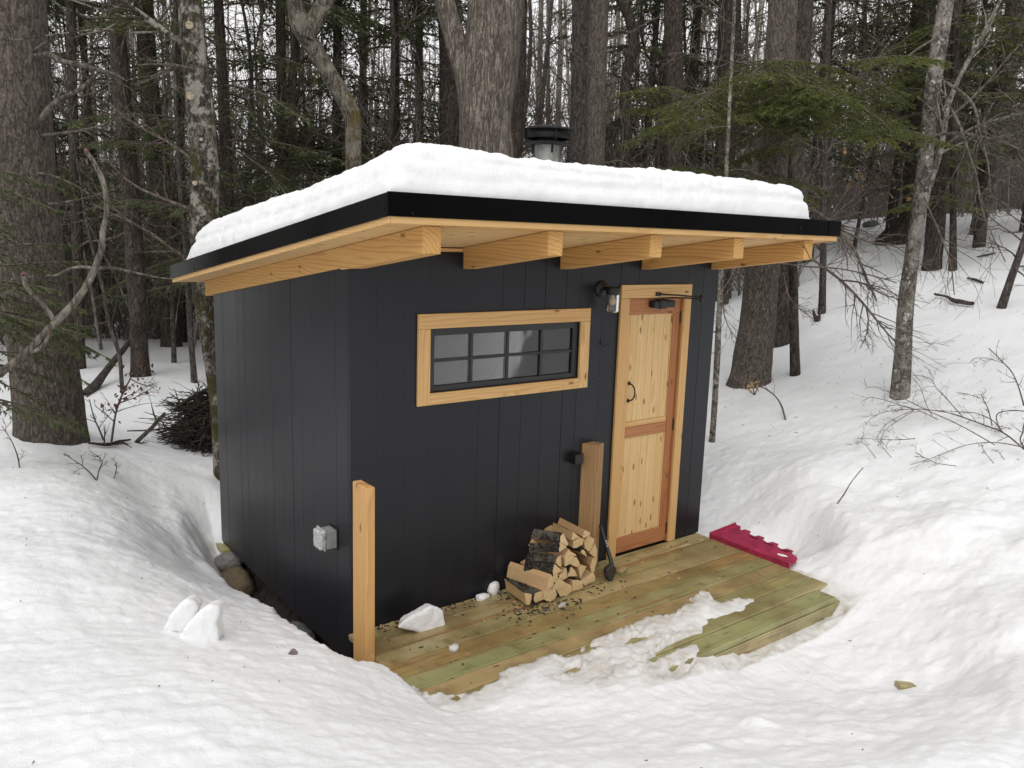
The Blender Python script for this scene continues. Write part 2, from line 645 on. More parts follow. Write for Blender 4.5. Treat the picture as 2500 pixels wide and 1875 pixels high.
MW['treated_green'] = wood_mat('wet greenish decking', (0.50, 0.47, 0.23), (0.20, 0.17, 0.07), (0.06, 0.035, 0.015), rings=62, knots=0.15, rough=0.33, spec=0.5,
                         tint=[((0.26, 0.28, 0.12), (0.5, 5, 5), 0.42, 0.66, 0.8), ((0.26, 0.085, 0.03), (0.25, 14, 14), 0.57, 0.67, 0.75)], stain=(0.10, 0.075, 0.04), contrast=0.95)
MW['treated_brown'] = wood_mat('wet orange brown decking', (0.50, 0.33, 0.13), (0.20, 0.10, 0.035), (0.06, 0.035, 0.015), rings=62, knots=0.15, rough=0.33, spec=0.5,
                         tint=[((0.26, 0.28, 0.12), (0.5, 5, 5), 0.42, 0.66, 0.8), ((0.26, 0.085, 0.03), (0.25, 14, 14), 0.57, 0.67, 0.75)], stain=(0.10, 0.075, 0.04), contrast=0.95)
MW['split'] = wood_mat('split firewood', (0.56, 0.38, 0.20), (0.40, 0.235, 0.105), (0.15, 0.08, 0.04), rings=120, knots=0.1, contrast=0.35, rough=0.75, bump=0.5)
MW['splitend'] = wood_mat('sawn log end', (0.66, 0.50, 0.28), (0.50, 0.33, 0.155), (0.2, 0.1, 0.04), rings=45, knots=0.1, contrast=0.25, rough=0.8, bump=0.5)


def siding_mat():
    N = NT('charcoal stained siding')
    g = N.n('ShaderNodeAttribute', attribute_name='grain').outputs['Vector']
    f = N.noise(N.scale(g, (1.2, 60, 60)), 1.0, 4, 0.6)
    b = N.noise(N.coord('Object'), 2.0, 3, 0.6)
    c = N.mix(f, (0.0076, 0.0080, 0.0108), (0.0136, 0.0143, 0.0185))
    c = N.mix(N.math('MULTIPLY', N.rand(), 0.45), c, (0.0155, 0.0162, 0.0205))
    sp = N.noise(N.coord('Object'), 38, 1, 0.4)
    c = N.mix(N.math('MULTIPLY', N.ramp(sp, [(0.80, 0.0), (0.82, 1.0)]), 0.5), c, (0.25, 0.24, 0.22))
    N.set(Base_Color=c, Roughness=N.math('MULTIPLY_ADD', N.math('ADD', f, b), 0.14, 0.20))
    N.b.inputs['Specular IOR Level'].default_value = 0.36
    N.b.inputs['Specular Tint'].default_value = (0.94, 0.965, 1.0, 1)
    N.l(N.bump(f, 0.12, 0.002), N.b.inputs['Normal'])
    return N.m


M_SIDE = siding_mat()
M_SASH = flat_mat('black sash paint', (0.02, 0.02, 0.023), 0.42, noise_amt=0.1)
M_METAL = flat_mat('black painted steel flashing', (0.003, 0.003, 0.0032), 0.22, spec=0.05, noise_amt=0.1, nscale=3)
M_IRON = flat_mat('black iron hardware', (0.008, 0.008, 0.008), 0.45, noise_amt=0.1)
M_DARK = flat_mat('dark interior', (0.02, 0.018, 0.016), 0.8)
M_ROOM = flat_mat('room wall boards', (0.20, 0.17, 0.13), 0.8)
M_STEEL = flat_mat('brushed stainless flue', (0.32, 0.32, 0.30), 0.3, metal=0.9, noise_amt=0.2, nscale=12)
M_CAP = flat_mat('black flue cap', (0.010, 0.010, 0.0095), 0.5, spec=0.25, noise_amt=0.3, nscale=14)
M_GREYMETAL = flat_mat('grey outlet box', (0.33, 0.34, 0.33), 0.45, metal=0.2)
M_RED = flat_mat('dark red plastic', (0.40, 0.028, 0.085), 0.42, noise_amt=0.22, nscale=14)
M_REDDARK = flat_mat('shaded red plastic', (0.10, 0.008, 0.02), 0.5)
M_AXE = flat_mat('worn axe steel', (0.075, 0.065, 0.06), 0.5, metal=0.5, noise_amt=0.3, nscale=40)
M_WHITE = flat_mat('white print', (0.6, 0.6, 0.6), 0.5)
M_SNOW = snow_mat('snow')
M_ROOFSNOW = snow_mat('roof snow', (0.875, 0.882, 0.89), fine=1.3)
M_DIRTSNOW = snow_mat('old grainy snow', (0.82, 0.82, 0.83), dirt=0.35, fine=1.3)
M_STONE = {}
for nm, a, b in (('grey granite', (0.10, 0.095, 0.09), (0.33, 0.31, 0.30)), ('brown stone', (0.10, 0.075, 0.045), (0.22, 0.165, 0.10)), ('green grey stone', (0.06, 0.07, 0.065), (0.17, 0.18, 0.165)), ('tan stone', (0.12, 0.09, 0.06), (0.30, 0.22, 0.15)), ('purple stone', (0.13, 0.09, 0.10), (0.30, 0.23, 0.24)), ('soil', (0.012, 0.008, 0.006), (0.05, 0.035, 0.024))):
    N = NT(nm)
    p = N.coord('Object')
    n = N.noise(p, 35, 5, 0.75)
    n0 = N.noise(p, 6, 3, 0.6)
    c = N.mix(N.ramp(n, [(0.35, 0.0), (0.65, 1.0)]), a, b)
    c = N.mix(N.math('MULTIPLY', n0, 0.5), c, a)
    N.set(Base_Color=c, Roughness=0.85)
    N.l(N.bump(N.math('ADD', n, n0), 0.7, 0.012), N.b.inputs['Normal'])
    M_STONE[nm] = N.m


def glass_mat(name, tint, refl_rough=0.02):
    N = NT(name)
    tr = N.n('ShaderNodeBsdfTransparent')
    tr.inputs[0].default_value = (tint, tint, tint, 1)
    gl = N.n('ShaderNodeBsdfGlossy')
    gl.inputs['Roughness'].default_value = refl_rough
    fr = N.n('ShaderNodeFresnel')
    fr.inputs['IOR'].default_value = 1.6
    nz = N.noise(N.coord('Object'), 3.0, 2)
    N.l(N.bump(nz, 0.08, 0.01), gl.inputs['Normal'])
    mx = N.n('ShaderNodeMixShader')
    N.l(N.math('MULTIPLY_ADD', fr.outputs[0], 1.2, 0.02), mx.inputs[0])
    N.l(tr.outputs[0], mx.inputs[1])
    N.l(gl.outputs[0], mx.inputs[2])
    N.l(mx.outputs[0], N.out.inputs['Surface'])
    return N.m


M_GLASS = glass_mat('window glass', 0.85)
M_CLEAR = glass_mat('clear plastic', 0.75, 0.12)
M_FROST = flat_mat('clear frosted plastic', (0.50, 0.51, 0.51), 0.2, noise_amt=0.2, nscale=45)
M_ICE = flat_mat('wet ice', (0.55, 0.54, 0.53), 0.2, noise_amt=0.15, nscale=30)

MB = {}
MB['pine'] = bark_mat('white pine bark', (0.10, 0.082, 0.067), (0.19, 0.16, 0.135), (0.28, 0.243, 0.21), (46, 46, 15), lichen=0.12, strength=0.5)
MB['maple'] = bark_mat('old maple bark', (0.19, 0.155, 0.125), (0.35, 0.305, 0.26), (0.50, 0.455, 0.40), (34, 34, 5.5), lichen=0.1, strength=1.0)
MB['mossy'] = bark_mat('mossy lichen bark', (0.05, 0.04, 0.03), (0.11, 0.09, 0.07), (0.33, 0.31, 0.27), (22, 22, 9), patch=0.85, moss=0.45, strength=0.6)
MB['crooked'] = bark_mat('grey bark with ochre moss', (0.08, 0.067, 0.05), (0.20, 0.175, 0.14), (0.34, 0.31, 0.26), (26, 26, 6), patch=0.35, moss=0.28, mosscol=(0.10, 0.075, 0.018), strength=0.7)
MB['dark'] = bark_mat('dark hemlock bark', (0.065, 0.051, 0.041), (0.125, 0.10, 0.081), (0.20, 0.165, 0.138), (30, 30, 10), strength=0.8)
MB['greypine'] = bark_mat('grey pine bark', (0.085, 0.07, 0.062), (0.17, 0.145, 0.13), (0.26, 0.235, 0.21), (30, 30, 10), lichen=0.1, strength=0.8)
MB['birch'] = bark_mat('pale lichened bark', (0.11, 0.09, 0.075), (0.25, 0.22, 0.19), (0.46, 0.44, 0.39), (20, 20, 12), patch=0.35, lichen=0.42, moss=0.12, mosscol=(0.07, 0.045, 0.02), strength=0.5, lichcol=(0.50, 0.50, 0.44))
MB['twig'] = bark_mat('twig bark', (0.13, 0.104, 0.085), (0.21, 0.173, 0.145), (0.30, 0.255, 0.22), (30, 30, 10), strength=0.3)
MB['log'] = bark_mat('rough firewood bark', (0.055, 0.043, 0.034), (0.13, 0.105, 0.085), (0.30, 0.27, 0.23), (45, 45, 45), strength=1.0, patch=0.55)
MB['far'] = bark_mat('haze paled far bark', (0.24, 0.205, 0.175), (0.35, 0.305, 0.265), (0.45, 0.40, 0.355), (20, 20, 8), strength=0.2)  # bark colour lightened to stand in for haze over distance
MB['palebranch'] = bark_mat('pale dead limb', (0.11, 0.095, 0.078), (0.21, 0.185, 0.155), (0.31, 0.28, 0.24), (25, 25, 8), strength=0.4)
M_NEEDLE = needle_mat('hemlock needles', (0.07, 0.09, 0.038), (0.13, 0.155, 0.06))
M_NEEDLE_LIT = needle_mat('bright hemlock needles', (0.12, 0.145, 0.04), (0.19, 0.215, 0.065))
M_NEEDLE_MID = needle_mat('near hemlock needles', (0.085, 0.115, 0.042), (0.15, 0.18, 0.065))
M_LEAF_RED = flat_mat('dead red brown leaf', (0.16, 0.045, 0.025), 0.7, noise_amt=0.3)
M_LEAF_TAN = flat_mat('dead tan beech leaf', (0.42, 0.27, 0.14), 0.7, noise_amt=0.3)

# ------------------------------------------------------------------ terrain
ctrl = []


def cw(x, y, z):
    ctrl.append((x, y, z))


def cpx(px, py, d):
    ctrl.append(tuple(atd(px, py, d)))


for t in [(-2, -4.1, .72), (-3, -2.5, .85), (0, -5.5, .6), (3, -5.5, .55), (-4.5, -5.5, .9), (6, -5, .75), (-5, 0, .65), (-5, 5, .45), (-9, 2, .9), (-9, -9, 1), (9, -9, 1.2),
          (-1.9, -2.0, .74), (-1.2, -1.3, .57), (-.95, -2.3, .60), (-.45, -1.55, .33), (-.62, -.75, .32), (-.40, -.68, .235), (-.30, -.66, .185), (-.19, -.66, .14), (-.1, -.68, .09), (0.0, -.74, .045),
          (-.95, 0, .36), (-.42, -.1, .17), (-.40, .3, .12), (-.40, .85, .03), (-.38, 1.45, -.09), (-.38, 1.9, -.04), (-1.0, 1.0, .37), (-.8, 1.9, .32), (-.45, 2.5, .12), (-1.6, .3, .51), (-1.55, 1.4, .50), (-1.5, -.6, .54),
          # over the deck and in front of it
          (.05, -1.0, .03), (.35, -1.1, .03), (.7, -1.05, .03), (1.2, -.9, .03), (.5, -1.5, .05), (1.0, -1.5, .03), (1.5, -1.25, .03), (1.9, -.95, .035), (2.3, -1.0, .03), (.2, -1.9, .22), (.8, -1.9, .10), (1.25, -1.55, -.01),
          (1.7, -1.45, -.09), (2.2, -1.45, -.12), (2.7, -1.42, -.12), (1.5, -1.9, -.02), (2.1, -1.9, -.13), (2.6, -1.85, -.13), (2.45, -2.25, -.10), (1.9, -2.3, .0), (1.4, -2.3, .12), (.7, -2.5, .30), (0.0, -2.4, .38), (1.2, -2.9, .33),
          (1.9, -2.8, .22), (2.6, -2.75, .24), (2.3, -3.3, .28), (3.0, -3.0, .29), (3.0, -1.95, .02), (3.25, -1.6, .05), (3.05, -1.3, -.02), (3.2, -1.0, .0),
          (3.75, -1.75, .22), (3.8, -2.3, .26), (3.65, -1.2, .20), (3.75, -.8, .21), (4.2, -1.2, .29), (4.3, -2.2, .35), (3.55, -.45, -.02), (3.75, -.3, .10), (3.6, .1, .0), (3.3, .15, -.06), (3.4, .6, .0), (3.9, .1, .12), (3.5, 1.3, .08), (4.4, -.5, .28), (4.0, 1.0, .20), (-1.5, 3.0, .42), (-1.0, 3.0, .36), (-2.5, 3.2, .48), (-1.6, 2.2, .46), (-2.4, 1.0, .58),
          (1.5, .8, -.05), (.5, 1.5, -.1), (2.5, 1.5, 0.05), (1.5, 3.0, .05), (0.2, 3.0, .12), (3.0, 3.0, .3), (5.2, -1.5, .46), (5.5, -3.0, .55)]:
    cw(*t)
for t in [(120, 1068, 8), (343, 915, 12), (418, 842, 16), (195, 893, 13.5), (640, 812, 19), (100, 835, 18), (300, 808, 20), (20, 1190, 6.5), (250, 1165, 6.9), (480, 1080, 9), (0, 1500, 4.3), (0, 1250, 6.0), (440, 1250, 6.6), (500, 1130, 7.9), (521, 1150, 7.5),
          (1825, 935, 10.8), (1880, 840, 12.6), (2196, 966, 9.8), (2276, 657, 16), (2217, 577, 20), (2450, 745, 13.6), (2300, 522, 27), (2490, 516, 27), (2050, 560, 22), (1740, 1082, 8.5), (2480, 1160, 7.8), (2300, 1250, 6.7), (2000, 1150, 7.5), (1850, 1100, 8.3), (2400, 1000, 9.2), (1735, 1200, 7.35), (2480, 1450, 5.7), (2480, 1700, 4.35)]:
    cpx(*t)
for t in [(-12, 20, 0.1), (0, 26, -.7), (12, 26, .3), (30, 26, 2.5), (-30, 30, -1), (0, 60, -3), (40, 40, 3.2), (60, 10, 6.0), (40, -10, 5.5), (20, -12, 3.0), (40, 0, 4.9), (-30, 0, 1), (-30, -30, 2), (30, -35, 3), (70, 60, 4), (-60, 60, -3)]:
    cw(*t)
ctrl = np.array(ctrl)


def tps_fit(c, lam=1e-3):
    n = len(c)
    d = np.hypot(c[:, None, 0] - c[None, :, 0], c[:, None, 1] - c[None, :, 1])
    K = np.where(d > 0, d * d * np.log(d + 1e-12), 0) + lam * np.eye(n)
    Pm = np.concatenate([np.ones((n, 1)), c[:, :2]], 1)
    A = np.block([[K, Pm], [Pm.T, np.zeros((3, 3))]])
    return np.linalg.solve(A, np.concatenate([c[:, 2], np.zeros(3)]))


TPS = tps_fit(ctrl)


def tps(x, y):
    sh = x.shape
    x = x.ravel()
    y = y.ravel()
    out = TPS[-3] + TPS[-2] * x + TPS[-1] * y
    for i in range(len(ctrl)):
        r2 = (x - ctrl[i, 0]) ** 2 + (y - ctrl[i, 1]) ** 2
        out = out + TPS[i] * 0.5 * r2 * np.log(r2 + 1e-12)
    return out.reshape(sh)


def poly_sd(poly, x, y):
    """signed distance, positive inside"""
    p = np.array(poly, float)
    inside = np.zeros(x.shape, bool)
    dmin = np.full(x.shape, 1e9)
    n = len(p)
    for i in range(n):
        a = p[i]
        b = p[(i + 1) % n]
        e = b - a
        t = np.clip(((x - a[0]) * e[0] + (y - a[1]) * e[1]) / (e @ e), 0, 1)
        dmin = np.minimum(dmin, np.hypot(x - a[0] - t * e[0], y - a[1] - t * e[1]))
        c = ((a[1] > y) != (b[1] > y))
        xi = (b[0] - a[0]) * (y - a[1]) / (b[1] - a[1] + 1e-12) + a[0]
        inside ^= c & (x < xi)
    return np.where(inside, dmin, -dmin)


# exposed deck outline (from the photograph, lying on the deck plane)
DECKPX = [(985, 1668), (1033, 1692), (1094, 1704), (1130, 1697), (1216, 1654), (1225, 1640), (1262, 1618), (1320, 1598), (1400, 1590), (1440, 1570), (1475, 1553), (1500, 1548), (1540, 1525), (1590, 1512), (1640, 1500), (1685, 1470), (1708, 1443),
          (1735, 1450), (1755, 1475), (1790, 1462), (1845, 1450), (1872, 1482), (1850, 1495), (1800, 1505), (1790, 1520), (1800, 1545), (1795, 1575), (1797, 1615)]
dpoly = [tuple(at(px, py, 2, 0.01)[:2]) for px, py in DECKPX]
DECKPOLY = [(-.06, -.66)] + dpoly + [(1.80, -1.47), (2.4, -1.44), (2.93, -1.40), (2.97, -1.33), (2.98, -1.22), (2.92, -1.12), (2.97, -1.0), (3.12, -.93), (3.12, -.3), (3.12, -.02), (3.02, .1), (3.02, 2.3), (-.02, 2.3)]
ISL = [[(1571, 1622), (1600, 1590), (1650, 1563), (1700, 1545), (1727, 1548), (1715, 1565), (1660, 1583), (1620, 1605)],
       [(1606, 1652), (1640, 1620), (1695, 1598), (1706, 1608), (1690, 1628), (1650, 1648)],
       [(1372, 1640), (1400, 1627), (1420, 1622), (1418, 1640), (1385, 1646)],
       [(1458, 1655), (1495, 1638), (1492, 1646), (1466, 1657)],
       [(1515, 1570), (1545, 1552), (1600, 1550), (1570, 1565), (1530, 1576)], [(1378, 1606), (1420, 1588), (1465, 1567), (1468, 1578), (1430, 1592), (1400, 1606)], [(1430, 1612), (1462, 1602), (1466, 1610), (1440, 1620)]]
ISLW = [[tuple(at(px, py, 2, 0.01)[:2]) for px, py in s] for s in ISL]
PIT = [(-.32, 2.9), (-.40, 2.45), (-.42, 2.1), (-.38, 1.8), (-.31, 1.45), (-.33, .85), (-.34, .3), (-.34, -.1), (-.30, -.38), (-.22, -.52), (-.1, -.56), (-.02, -.62), (.3, -.5), (.3, 3.3), (-.15, 3.3)]


RIDGE_LUMPS = [(a_ + rs.normal() * .12, b_ + rs.normal() * .12, rs.uniform(.06, .14), rs.uniform(.012, .04)) for a_, b_ in [(3.8 + .12 * i, -.75 - .02 * i) for i in range(12)] + [(3.9, -1.5), (4.1, -1.9), (3.6, -2.0), (4.4, -1.6), (4.6, -2.2), (2.9, -2.3), (2.6, -2.5), (1.6, -2.0), (1.1, -2.0), (.6, -2.2), (2.0, -2.1), (3.3, -2.8)]]


def H(x, y, want=False):
    x = np.asarray(x, float)
    y = np.asarray(y, float)
    h = tps(x, y)
    far = np.hypot(x + 2, y + 4.1)
    nearcab = np.exp(-np.maximum(0, np.hypot(np.maximum(0, np.maximum(-x - .1, x - 3.2)), np.maximum(0, np.maximum(-y - 1.4, y))) - 0.0) / 0.5)
    amp = 1 - 0.75 * nearcab
    h = h + fbm(x, y, 0.22, 3) * 0.16 * sstep(6, 14, far) + fbm(x + 40, y, 0.9, 3) * 0.06 * amp * sstep(1.5, 5, far)
    # old foot-churned snow: right of the deck and in front
    churn = np.exp(-((x - 3.6) ** 2 / 2.2 + (y + 1.7) ** 2 / 1.8)) + 0.7 * np.exp(-((x - 1.3) ** 2 / 2.5 + (y + 2.7) ** 2 / 0.7))
    churn = np.clip(churn, 0, 1) * (1 - 0.8 * nearcab)
    rg = np.abs(fbm(x, y + 9, 1.7, 3))
    h = h + churn * (fbm(x + 3, y + 7, 1.5, 4) * 0.10 + (0.25 - rg) * 0.06)
    for (lx_, ly_, ls, lh) in RIDGE_LUMPS:
        h = h + lh * np.exp(-(((x - lx_) ** 2 + (y - ly_) ** 2) / ls ** 2))
    h = h + fbm(x * 1.0, y * 1.6, 4.5, 4, 0.55) * 0.016 * (0.5 + 0.5 * amp) * sstep(14, 6, far) + fbm(x, y, 17, 2) * 0.006 + fbm(x, y, 38, 2) * 0.0045 * sstep(10, 4, far)
    h = h + fbm(x * .8 + .35 * y, y * 1.9, 8, 3, .6) * .006 * sstep(12, 5, far)
    # mound at the foot of the big pine
    b = BIGPINE
    h = h + 0.10 * np.exp(-((x - b[0] + .1) ** 2 + (y - b[1] + .75) ** 2) / 0.20)
    nz = fbm(x, y, 7.0, 4, 0.6) * 0.10 + fbm(x, y, 30, 2) * 0.02
    # moat by the wall
    s = poly_sd(PIT, x, y) + nz * 0.35
    t = sstep(0.0, 0.17 + 0.33 * sstep(1.1, 2.1, y), s)
    floor = -0.62 + 0.10 * fbm(x, y, 3, 2) + 0.75 * sstep(1.9, 3.1, y)
    h = h * (1 - t) + np.minimum(h, floor) * t
    # pit behind the back corner
    # sled pit
    ps = np.exp(-(((x - 3.60) / .22) ** 2 + ((y + .62) / .30) ** 2) ** 1.4)
    h = h - 0.16 * ps
    # exposed deck
    isd = poly_sd(DECKPOLY, x, y)
    s = isd + nz * 0.8 * sstep(0.12, -0.1, np.abs(isd) - .1)
    for q in ISLW:
        s = np.maximum(s, poly_sd(q, x, y) + nz * 0.22)
    t = sstep(-0.01, 0.07, s)
    h = h * (1 - t) + np.minimum(h, np.where(y > 0, -0.9, np.where(y > -1.335, -0.30, -0.125))) * t
    thin = sstep(-0.22, 0.0, s) * ((x > -.05) & (y > -1.37) & (x < 3.1) & (y < -.5))
    h = np.where((thin > 0) & (t < 0.5), h * (1 - thin) + np.clip(h, -.2, 0.012 + 0.02 * (nz > 0)) * thin, h)
    if want:
        sl_ = sstep(-0.24, 0.0, s) * ((x > -.05) & (y > -1.45) & (x < 3.15) & (y < -.4))
        return h, sl_
    return h


BIGPINE = np.zeros(3)
BIGPINE = atd(112 * 1.13, 1068, 8.0)


def ground(px, py, lift=0.0):
    d = ray(px, py)
    hd = math.hypot(d[0], d[1])
    tt = np.concatenate([np.arange(1.5, 30, 0.04), np.arange(30, 90, 0.5)]) / hd
    P = CAM[None] + tt[:, None] * d[None]
    g = H(P[:, 0], P[:, 1]) + lift
    k = np.argmax(P[:, 2] < g)
    if P[k, 2] >= g[k]:
        k = len(tt) - 1
    a = P[k - 1, 2] - g[k - 1]
    b = g[k] - P[k, 2]
    w = a / (a + b + 1e-9)
    return P[k - 1] * (1 - w) + P[k] * w


def gz(x, y):
    return float(H(np.array([x]), np.array([y]))[0])


def axis_grid(lo, hi, step, mn, mx, gr, segs=()):
    g = list(np.arange(lo, hi + 1e-6, step))
    s = step
    a = []
    v = lo
    while v > mn:
        s = min(s * gr, 3.0)
        v -= s
        a.append(v)
    b = []
    s = step
    v = g[-1]
    while v < mx:
        s = min(s * gr, 3.0)
        v += s
        b.append(v)
    return np.array(a[::-1] + g + b)


gx = axis_grid(-1.7, 4.3, 0.0155, -75, 90, 1.018)
gy = axis_grid(-2.75, 2.6, 0.0155, -45, 95, 1.018)
GX, GY = np.meshgrid(gx, gy, indexing='ij')
GZ, GSL = H(GX, GY, True)
nx, ny = GX.shape
idx = np.arange(nx * ny).reshape(nx, ny)
qs = np.stack([idx[:-1, :-1], idx[1:, :-1], idx[1:, 1:], idx[:-1, 1:]], -1).reshape(-1, 4)
sm = mesh_np('snow_ground', np.stack([GX, GY, GZ], -1).reshape(-1, 3), qs, None, [M_SNOW], attrs={'slush': GSL.ravel()})
print('terrain', nx, ny)
tag(link('snow_ground', sm), 'deep white snow covering the clearing and wooded hillside', kind='structure')

# ------------------------------------------------------------------ cabin
W, D = 3.111, 2.386
ROOF0, SL = 2.268, 0.1365


def zu(y):          # underside of the roof boards
    return ROOF0 - SL * y


def zb(y):          # underside of rafters
    return 2.14 - SL * y


cabin = empty('cabin', (0, 0, 0))
tag(cabin, 'small black sided sauna cabin with pine trim and a lean-to roof', 'cabin')
# sheathing shell (keeps the interior closed)
bm_s = Buf()


def shell(lo, hi):
    x0, y0, z0 = lo
    x1, y1, z1 = hi
    v = [(x0, y0, z0), (x1, y0, z0), (x1, y1, z0), (x0, y1, z0), (x0, y0, z1), (x1, y0, z1), (x1, y1, z1), (x0, y1, z1)]
    q = [(0, 3, 2, 1), (4, 5, 6, 7), (0, 1, 5, 4), (1, 2, 6, 5), (2, 3, 7, 6), (3, 0, 4, 7)]
    bm_s.add(v, q)


OX0, OX1, OZ0, OZ1 = 0.514, 1.698, 1.402, 1.787
shell((.022, .022, -.19), (OX0 - .002, .06, 2.12))
shell((OX1 + .002, .022, -.19), (2.148, .06, 2.12))
shell((OX0 - .002, .022, -.19), (OX1 + .002, .06, OZ0 - .002))
shell((OX0 - .002, .022, OZ1 + .002), (OX1 + .002, .06, 2.12))
shell((2.148, .055, -.19), (W - .022, .075, 2.12))
shell((2.148, .022, 1.95), (W - .022, .053, 2.12))
shell((2.74, .022, -.19), (W - .022, .053, 1.945))
shell((.022, .062, -.19), (.05, D - .03, 1.79))
shell((W - .05, .077, -.19), (W - .022, D - .03, 1.79))
shell((.052, D - .03, -.19), (W - .052, D - .024, 1.79))
shell((.052, .08, -.19), (W - .052, D - .032, -.15))
link('sheathing', bm_s.mesh('sheathing', [M_DARK], False), cabin)
board('interior_wall', cabin, M_ROOM, (.06, 1.10, -.1), (W - .06, 1.13, 2.0), 0)
board('interior_ceiling', cabin, M_ROOM, (.06, .08, 2.0), (W - .06, 1.09, 2.02), 0)
# front siding boards
seams = [0.0, .163, .35, .512, .705, .88, 1.045, 1.22, 1.39, 1.572, 1.7, 1.905, 2.07, 2.25, 2.42, 2.60, 2.77, 2.954, W]


def side_board(x0, x1, z0, z1):
    g = rnd.choice([0.0001, 0.0002, 0.0014, 0.0018])
    board('siding_board', cabin, M_SIDE, (x0 + g, rnd.uniform(-.0008, 0.0), z0), (x1 - g, .02, z1), 2, bev=0.0004 if g < .001 else 0.001)


for x0, x1 in zip(seams[:-1], seams[1:]):
    z0 = -.215 if x0 < 0.01 else 0.004
    if x1 <= OX0 + .001 or x0 >= OX1 and x1 <= 2.08:
        side_board(x0, x1, z0, 2.236)
    elif x0 >= OX0 - .005 and x1 <= OX1 + .005:
        side_board(x0, x1, z0, OZ0)
        side_board(x0, x1, OZ1, 2.236)
    elif x0 < 2.7:
        side_board(x0, x1, 1.94, 2.236)
    else:
        side_board(x0, x1, z0, 2.236)
# left wall boards, sloping tops
ls = [0.0, .18, .35, .515, .68, .838, 1.01, 1.19, 1.355, 1.53, 1.70, 1.844, 2.01, 2.18, D]
for y0, y1 in zip(ls[:-1], ls[1:]):
    g = rnd.choice([0.0003, 0.0006, 0.0018])
    a, b = y0 + g + (0.0205 if y0 == 0 else 0), y1 - g
    xx = rnd.uniform(-.0015, 0)
    poly_prism('siding_board', cabin, M_SIDE, [(xx, a, -.214), (xx, b, -.214), (xx, b, zb(b) + .010), (xx, a, zb(a) + .010)], (.02 - xx, 0, 0), axis=2, bev=.0008)
# right and back walls (seen from other positions)
for i in range(13):
    a, b = D * i / 13 + .0015 + (.02 if i == 0 else 0), D * (i + 1) / 13 - .0015
    poly_prism('siding_board', cabin, M_SIDE, [(W, a, -.2), (W, b, -.2), (W, b, zb(b)), (W, a, zb(a))], (-.02, 0, 0), axis=2, bev=.002)
for i in range(17):
    board('siding_board', cabin, M_SIDE, (.022 + (W - .044) * i / 17 + .0015, D - .022, -.2), (.022 + (W - .044) * (i + 1) / 17 - .0015, D, zb(D)), 2)
# rafters with a birdsmouth step behind the wall line
RX = [-.0115, .7446, 1.507, 2.2686, 3.0305]
YE, YB = -.791, 2.56
for x in RX:
    p = [(x, YE, zb(YE) - .002), (x, -.03, zb(-.03) - .002), (x, .09, zb(.09) + .0), (x, .092, zb(.092) + .009), (x, YB, zb(YB) + .007), (x, YB, zu(YB) - .002), (x, YE, zu(YE) - .002)]
    poly_prism('rafter', cabin, MW['rafter'], p, (.099, 0, 0), axis=1, bev=.003)
# blocking between rafters on the front wall
for a, b in zip(RX[:-1], RX[1:]):
    board('blocking', cabin, MW['pine'], (a + .100, .004, 2.238), (b - .001, .04, zu(.04) - .003), 0)
# soffit / roof boards running along x, so each one steps down the slope
FX0, FX1, FYF, FYB = -.211, 3.318, -.835, 2.69
y = FYF
k = 0
while y < FYB - .01:
    y1 = min(y + .14, FYB)
    t = .024
    p = [(FX0 + .004, y + .001, zu(y)), (FX0 + .004, y1 - .001, zu(y1)), (FX0 + .004, y1 - .001, zu(y1) + t), (FX0 + .004, y + .001, zu(y) + t)]
    poly_prism('roof_board', cabin, MW['pine_pale'] if k else MW['pine'], p, (FX1 - FX0 - .008, 0, 0), axis=0, bev=.0025)
    y = y1
    k += 1
# rake edge strips (pale wood line under the flashing)
for xa in (FX0 - .012, FX1 + .0):
    p = [(xa, FYF - .012, zu(FYF) - .004), (xa, FYB, zu(FYB) - .004), (xa, FYB, zu(FYB) + .03), (xa, FYF - .012, zu(FYF) + .03)]
    poly_prism('rake_strip', cabin, MW['pine'], p, (.0118, 0, 0), axis=1, bev=.002)
board('eave_strip', cabin, MW['pine'], (FX0 - .0, FYF - .014, zu(FYF) - .003), (FX1 + .0, FYF - .001, zu(FYF) + .029), 0)
# flashing
ft = .135
board('front_flashing', cabin, M_METAL, (FX0 - .022, FYF - .024, zu(FYF) + .029), (FX1 + .022, FYF - .0145, zu(FYF) + ft), 0, bev=.0015)
for xa, s in ((FX0 - .022, 1), (FX1 + .0125, 1)):
    p = [(xa, FYF - .0143, zu(FYF) + .027), (xa, FYB + .01, zu(FYB) + .027), (xa, FYB + .01, zu(FYB) + ft - .004), (xa, FYF - .0143, zu(FYF) + ft - .004)]
    poly_prism('side_flashing', cabin, M_METAL, p, (.0095, 0, 0), axis=1, bev=.001)
board('flashing_lap', cabin, M_METAL, (FX1 - .13, FYF - .0275, zu(FYF) + .032), (FX1 + .024, FYF - .0245, zu(FYF) + ft - .001), 0, bev=.001)
p = [(FX0 - .012, FYF - .013, zu(FYF) + ft - .016), (FX0 - .012, FYB, zu(FYB) + ft - .016), (FX0 - .012, FYB, zu(FYB) + .035), (FX0 - .012, FYF - .013, zu(FYF) + .035)]
poly_prism('roof_sheet', cabin, M_METAL, p, (FX1 - FX0 + .024, 0, 0), axis=1, bev=0)
